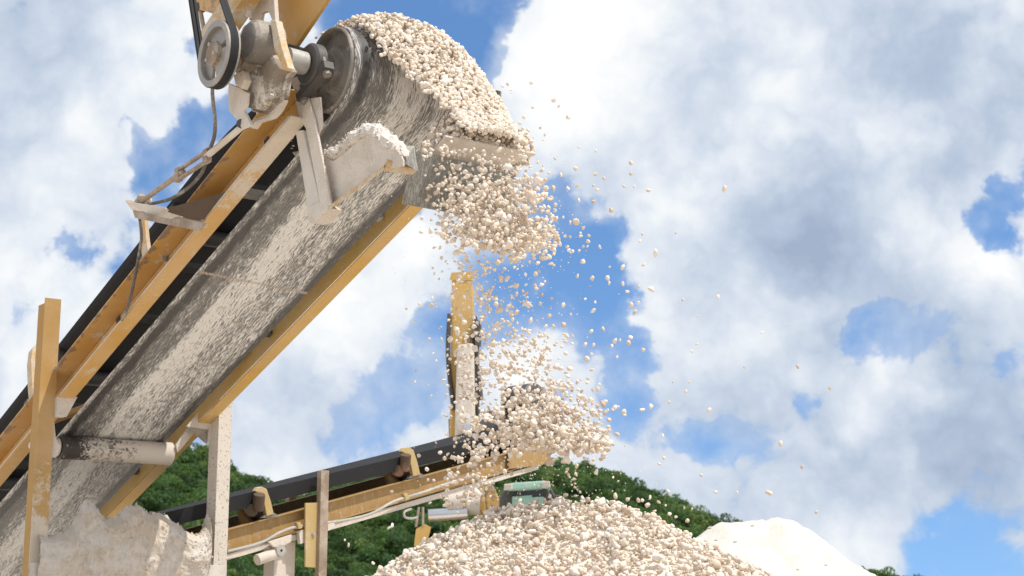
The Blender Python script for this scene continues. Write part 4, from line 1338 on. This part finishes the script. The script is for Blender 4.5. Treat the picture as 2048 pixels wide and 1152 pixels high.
def loose_stones():
    rng = np.random.default_rng(123)
    meshes = [fast_mesh('falling_stone', s_, IF, M['stone'], np.full(len(s_), .2), smooth=False) for s_ in SHAPES_HI]
    def one(px, py, d_px, label, group, Y=None):
        Y = Y or stream_depth(min(py, 1000)) + rng.normal(0, .2)
        o = bpy.data.objects.new('falling_stone', meshes[rng.integers(len(meshes))])
        COL.objects.link(o)
        r = d_px / 2 / F_PX * Y
        o.location = at(px, py, Y)
        o.rotation_euler = rng.uniform(0, 6.28, 3)
        o.scale = (r * 1.15,) * 3
        tag(o, label, 'stone', group)
    seen = [
        ('loose cream stone flying off the top of the head pulley against white cloud', 'stones flying off the top of the stream',
         [(1015, 168, 9), (1022, 180, 7), (1006, 172, 12), (1023, 187, 6), (1062, 166, 10), (1108, 200, 11), (1118, 212, 8), (1136, 235, 12), (1066, 215, 8), (1048, 234, 10), (1040, 247, 8), (1081, 256, 8), (1090, 270, 8), (1067, 275, 6), (1007, 203, 6), (1086, 280, 5), (1158, 295, 8), (1192, 302, 8), (1064, 215, 5), (1030, 262, 9)]),
        ('loose stone drifting right of the shelf lip against pale cloud', 'stones right of the shelf lip',
         [(1052, 298, 12), (1060, 333, 10), (1085, 340, 11), (1110, 318, 9), (1122, 350, 10), (1151, 338, 12), (1190, 348, 11), (1208, 357, 9), (1262, 326, 10), (1262, 347, 9), (1155, 372, 11), (1187, 371, 8), (1195, 380, 9), (1108, 376, 12), (1094, 376, 10), (1136, 377, 11), (1157, 401, 10), (1187, 403, 10), (1222, 421, 12), (1248, 373, 10), (1268, 373, 8), (1070, 350, 14), (1092, 392, 12), (1103, 395, 11), (1078, 372, 13)]),
        ('lone stone flung farthest right, hanging below the bright cloud', None, [(1449, 378, 15)]),
        ('dark-looking tan stone alone between the stream and the lone far stone', None, [(1297, 382, 12)]),
        ('plump stone at the right edge of the blue gap', 'plump stones at the right edge of the blue gap', [(1311, 506, 17), (1303, 579, 17)]),
        ('pale stone falling against the deep blue gap right of the upper clot', 'stones in the blue gap',
         [(1152, 443, 15), (1161, 467, 9), (1131, 472, 9), (1140, 474, 9), (1134, 494, 9), (1138, 500, 10), (1166, 494, 9), (1158, 501, 7), (1146, 502, 9), (1200, 494, 9), (1108, 507, 11), (1165, 524, 13), (1107, 530, 9), (1044, 532, 9), (1072, 548, 12), (1078, 542, 8), (1155, 552, 10), (1184, 557, 13), (1215, 555, 12), (1218, 566, 9), (1246, 535, 13), (1287, 530, 11), (1090, 563, 9), (1219, 534, 6), (1245, 567, 13), (1255, 583, 11), (1278, 573, 8), (1046, 582, 8), (1103, 598, 9), (1046, 604, 9), (1081, 607, 11), (1126, 610, 12), (1170, 598, 8), (1190, 604, 8), (1186, 622, 13), (1262, 609, 13), (1276, 605, 9), (1270, 624, 13), (1098, 631, 11), (1061, 641, 14), (1128, 650, 13), (1207, 658, 11), (1141, 629, 8), (1092, 653, 9), (1182, 662, 10), (1092, 671, 9), (1133, 672, 12), (1144, 687, 9), (1146, 672, 8), (1262, 675, 12), (1258, 685, 13), (1230, 681, 14), (1240, 680, 8), (1287, 700, 10), (1224, 692, 8), (1110, 690, 9), (1187, 690, 8)]),
        ('loose stone drifting left of the falling curtain', 'stones left of the curtain',
         [(866, 537, 7), (868, 547, 7), (884, 543, 8), (878, 558, 6), (864, 596, 8), (888, 592, 7), (862, 610, 10), (830, 644, 8), (859, 678, 9), (884, 678, 9), (882, 655, 7), (866, 707, 7), (872, 722, 7), (830, 764, 7), (838, 608, 7), (845, 612, 6), (812, 617, 7), (872, 465, 8), (862, 440, 8), (870, 428, 8), (880, 418, 7), (868, 496, 7), (862, 792, 6), (832, 742, 6)]),
        ('loose stone far right of the stream against grey cloud', 'stones far right against cloud',
         [(1352, 466, 7), (1284, 468, 8), (1280, 482, 8), (1365, 600, 10), (1436, 594, 12), (1396, 633, 6), (1384, 702, 8), (1394, 688, 8), (1524, 665, 7), (1574, 651, 5), (1595, 733, 10), (1488, 735, 7), (1346, 764, 5), (1372, 783, 8), (1378, 764, 6), (1660, 777, 9), (1418, 821, 12), (1326, 872, 10), (1338, 804, 8), (1561, 887, 13), (1604, 934, 10), (1328, 915, 11), (1319, 928, 10), (1538, 986, 15), (1474, 984, 7), (1633, 1024, 9), (1432, 984, 12), (1336, 983, 11), (1258, 763, 6), (1250, 830, 8), (1284, 820, 13), (1301, 813, 12), (1402, 950, 8), (1368, 1016, 7), (1384, 1018, 7)]),
        ('stone dropping onto the crest of the gravel pile', 'stones dropping onto the pile crest',
         [(1193, 944, 14), (1131, 990, 11), (1152, 948, 9), (1231, 992, 13), (1175, 1000, 13), (1193, 1004, 11), (1196, 996, 9), (1215, 1004, 11), (1256, 998, 11), (1277, 1000, 10), (1296, 1010, 14), (1284, 1000, 10), (1165, 996, 11), (1318, 1004, 9), (1331, 1010, 8), (1151, 992, 8), (1090, 1000, 11), (1100, 992, 12), (1120, 996, 11), (1040, 1000, 11), (1374, 1042, 12), (1340, 1028, 11), (1352, 1034, 9), (1300, 995, 10), (1309, 1022, 9), (1150, 967, 6), (1236, 962, 6), (1226, 955, 7)]),
        ('small bright stone in a broken string against the dark hill', 'string of bright stones against the hill',
         [(1134, 938, 9), (1132, 944, 8), (1137, 949, 8), (1139, 954, 7), (1147, 957, 8), (1150, 958, 6), (1143, 970, 7), (1150, 975, 8), (1155, 979, 7), (1160, 985, 9)]),
        ('stone dropping in front of the ochre conveyor and dark trees', 'stones in front of the ochre conveyor',
         [(838, 911, 10), (853, 938, 12), (784, 984, 9), (746, 1126, 8), (697, 1090, 9), (894, 868, 9), (880, 905, 9), (872, 885, 7), (690, 1080, 6), (860, 1006, 7), (784, 1052, 12), (778, 1056, 9), (856, 960, 7), (902, 946, 13), (890, 956, 11)]),
    ]
    for label, group, lst in seen:
        for (x, y, d) in lst:
            one(x, y, d, label, group)
loose_stones()

def crumbs(name, host, lo_f, n, r0, r1, seed):
    """crumbs of the same powder stuck to the upper faces of a heap"""
    rng = np.random.default_rng(seed)
    V = np.array([v.co[:] for v in host.data.vertices])
    ref = V @ (np.array(UPL) if False else np.array([0, 0, 1.0]))
    idx = np.where(ref > np.quantile(ref, lo_f))[0]
    pick = rng.choice(idx, n)
    o = stone_cloud(name, V[pick] + rng.normal(0, .006, (n, 3)), rng.uniform(r0, r1, n), hi=False, rng=rng)
    o.data.materials[0] = M['powder'] if name == 'powder_crumb' else M['dust']
    o.parent = host
    tag(o, kind='stuff')
crumbs('powder_crumb', bpy.data.objects['powder_bank'], .35, 420, .004, .012, 8)
crumbs('dust_crumb', bpy.data.objects['dust_heap'], .30, 700, .004, .013, 9)
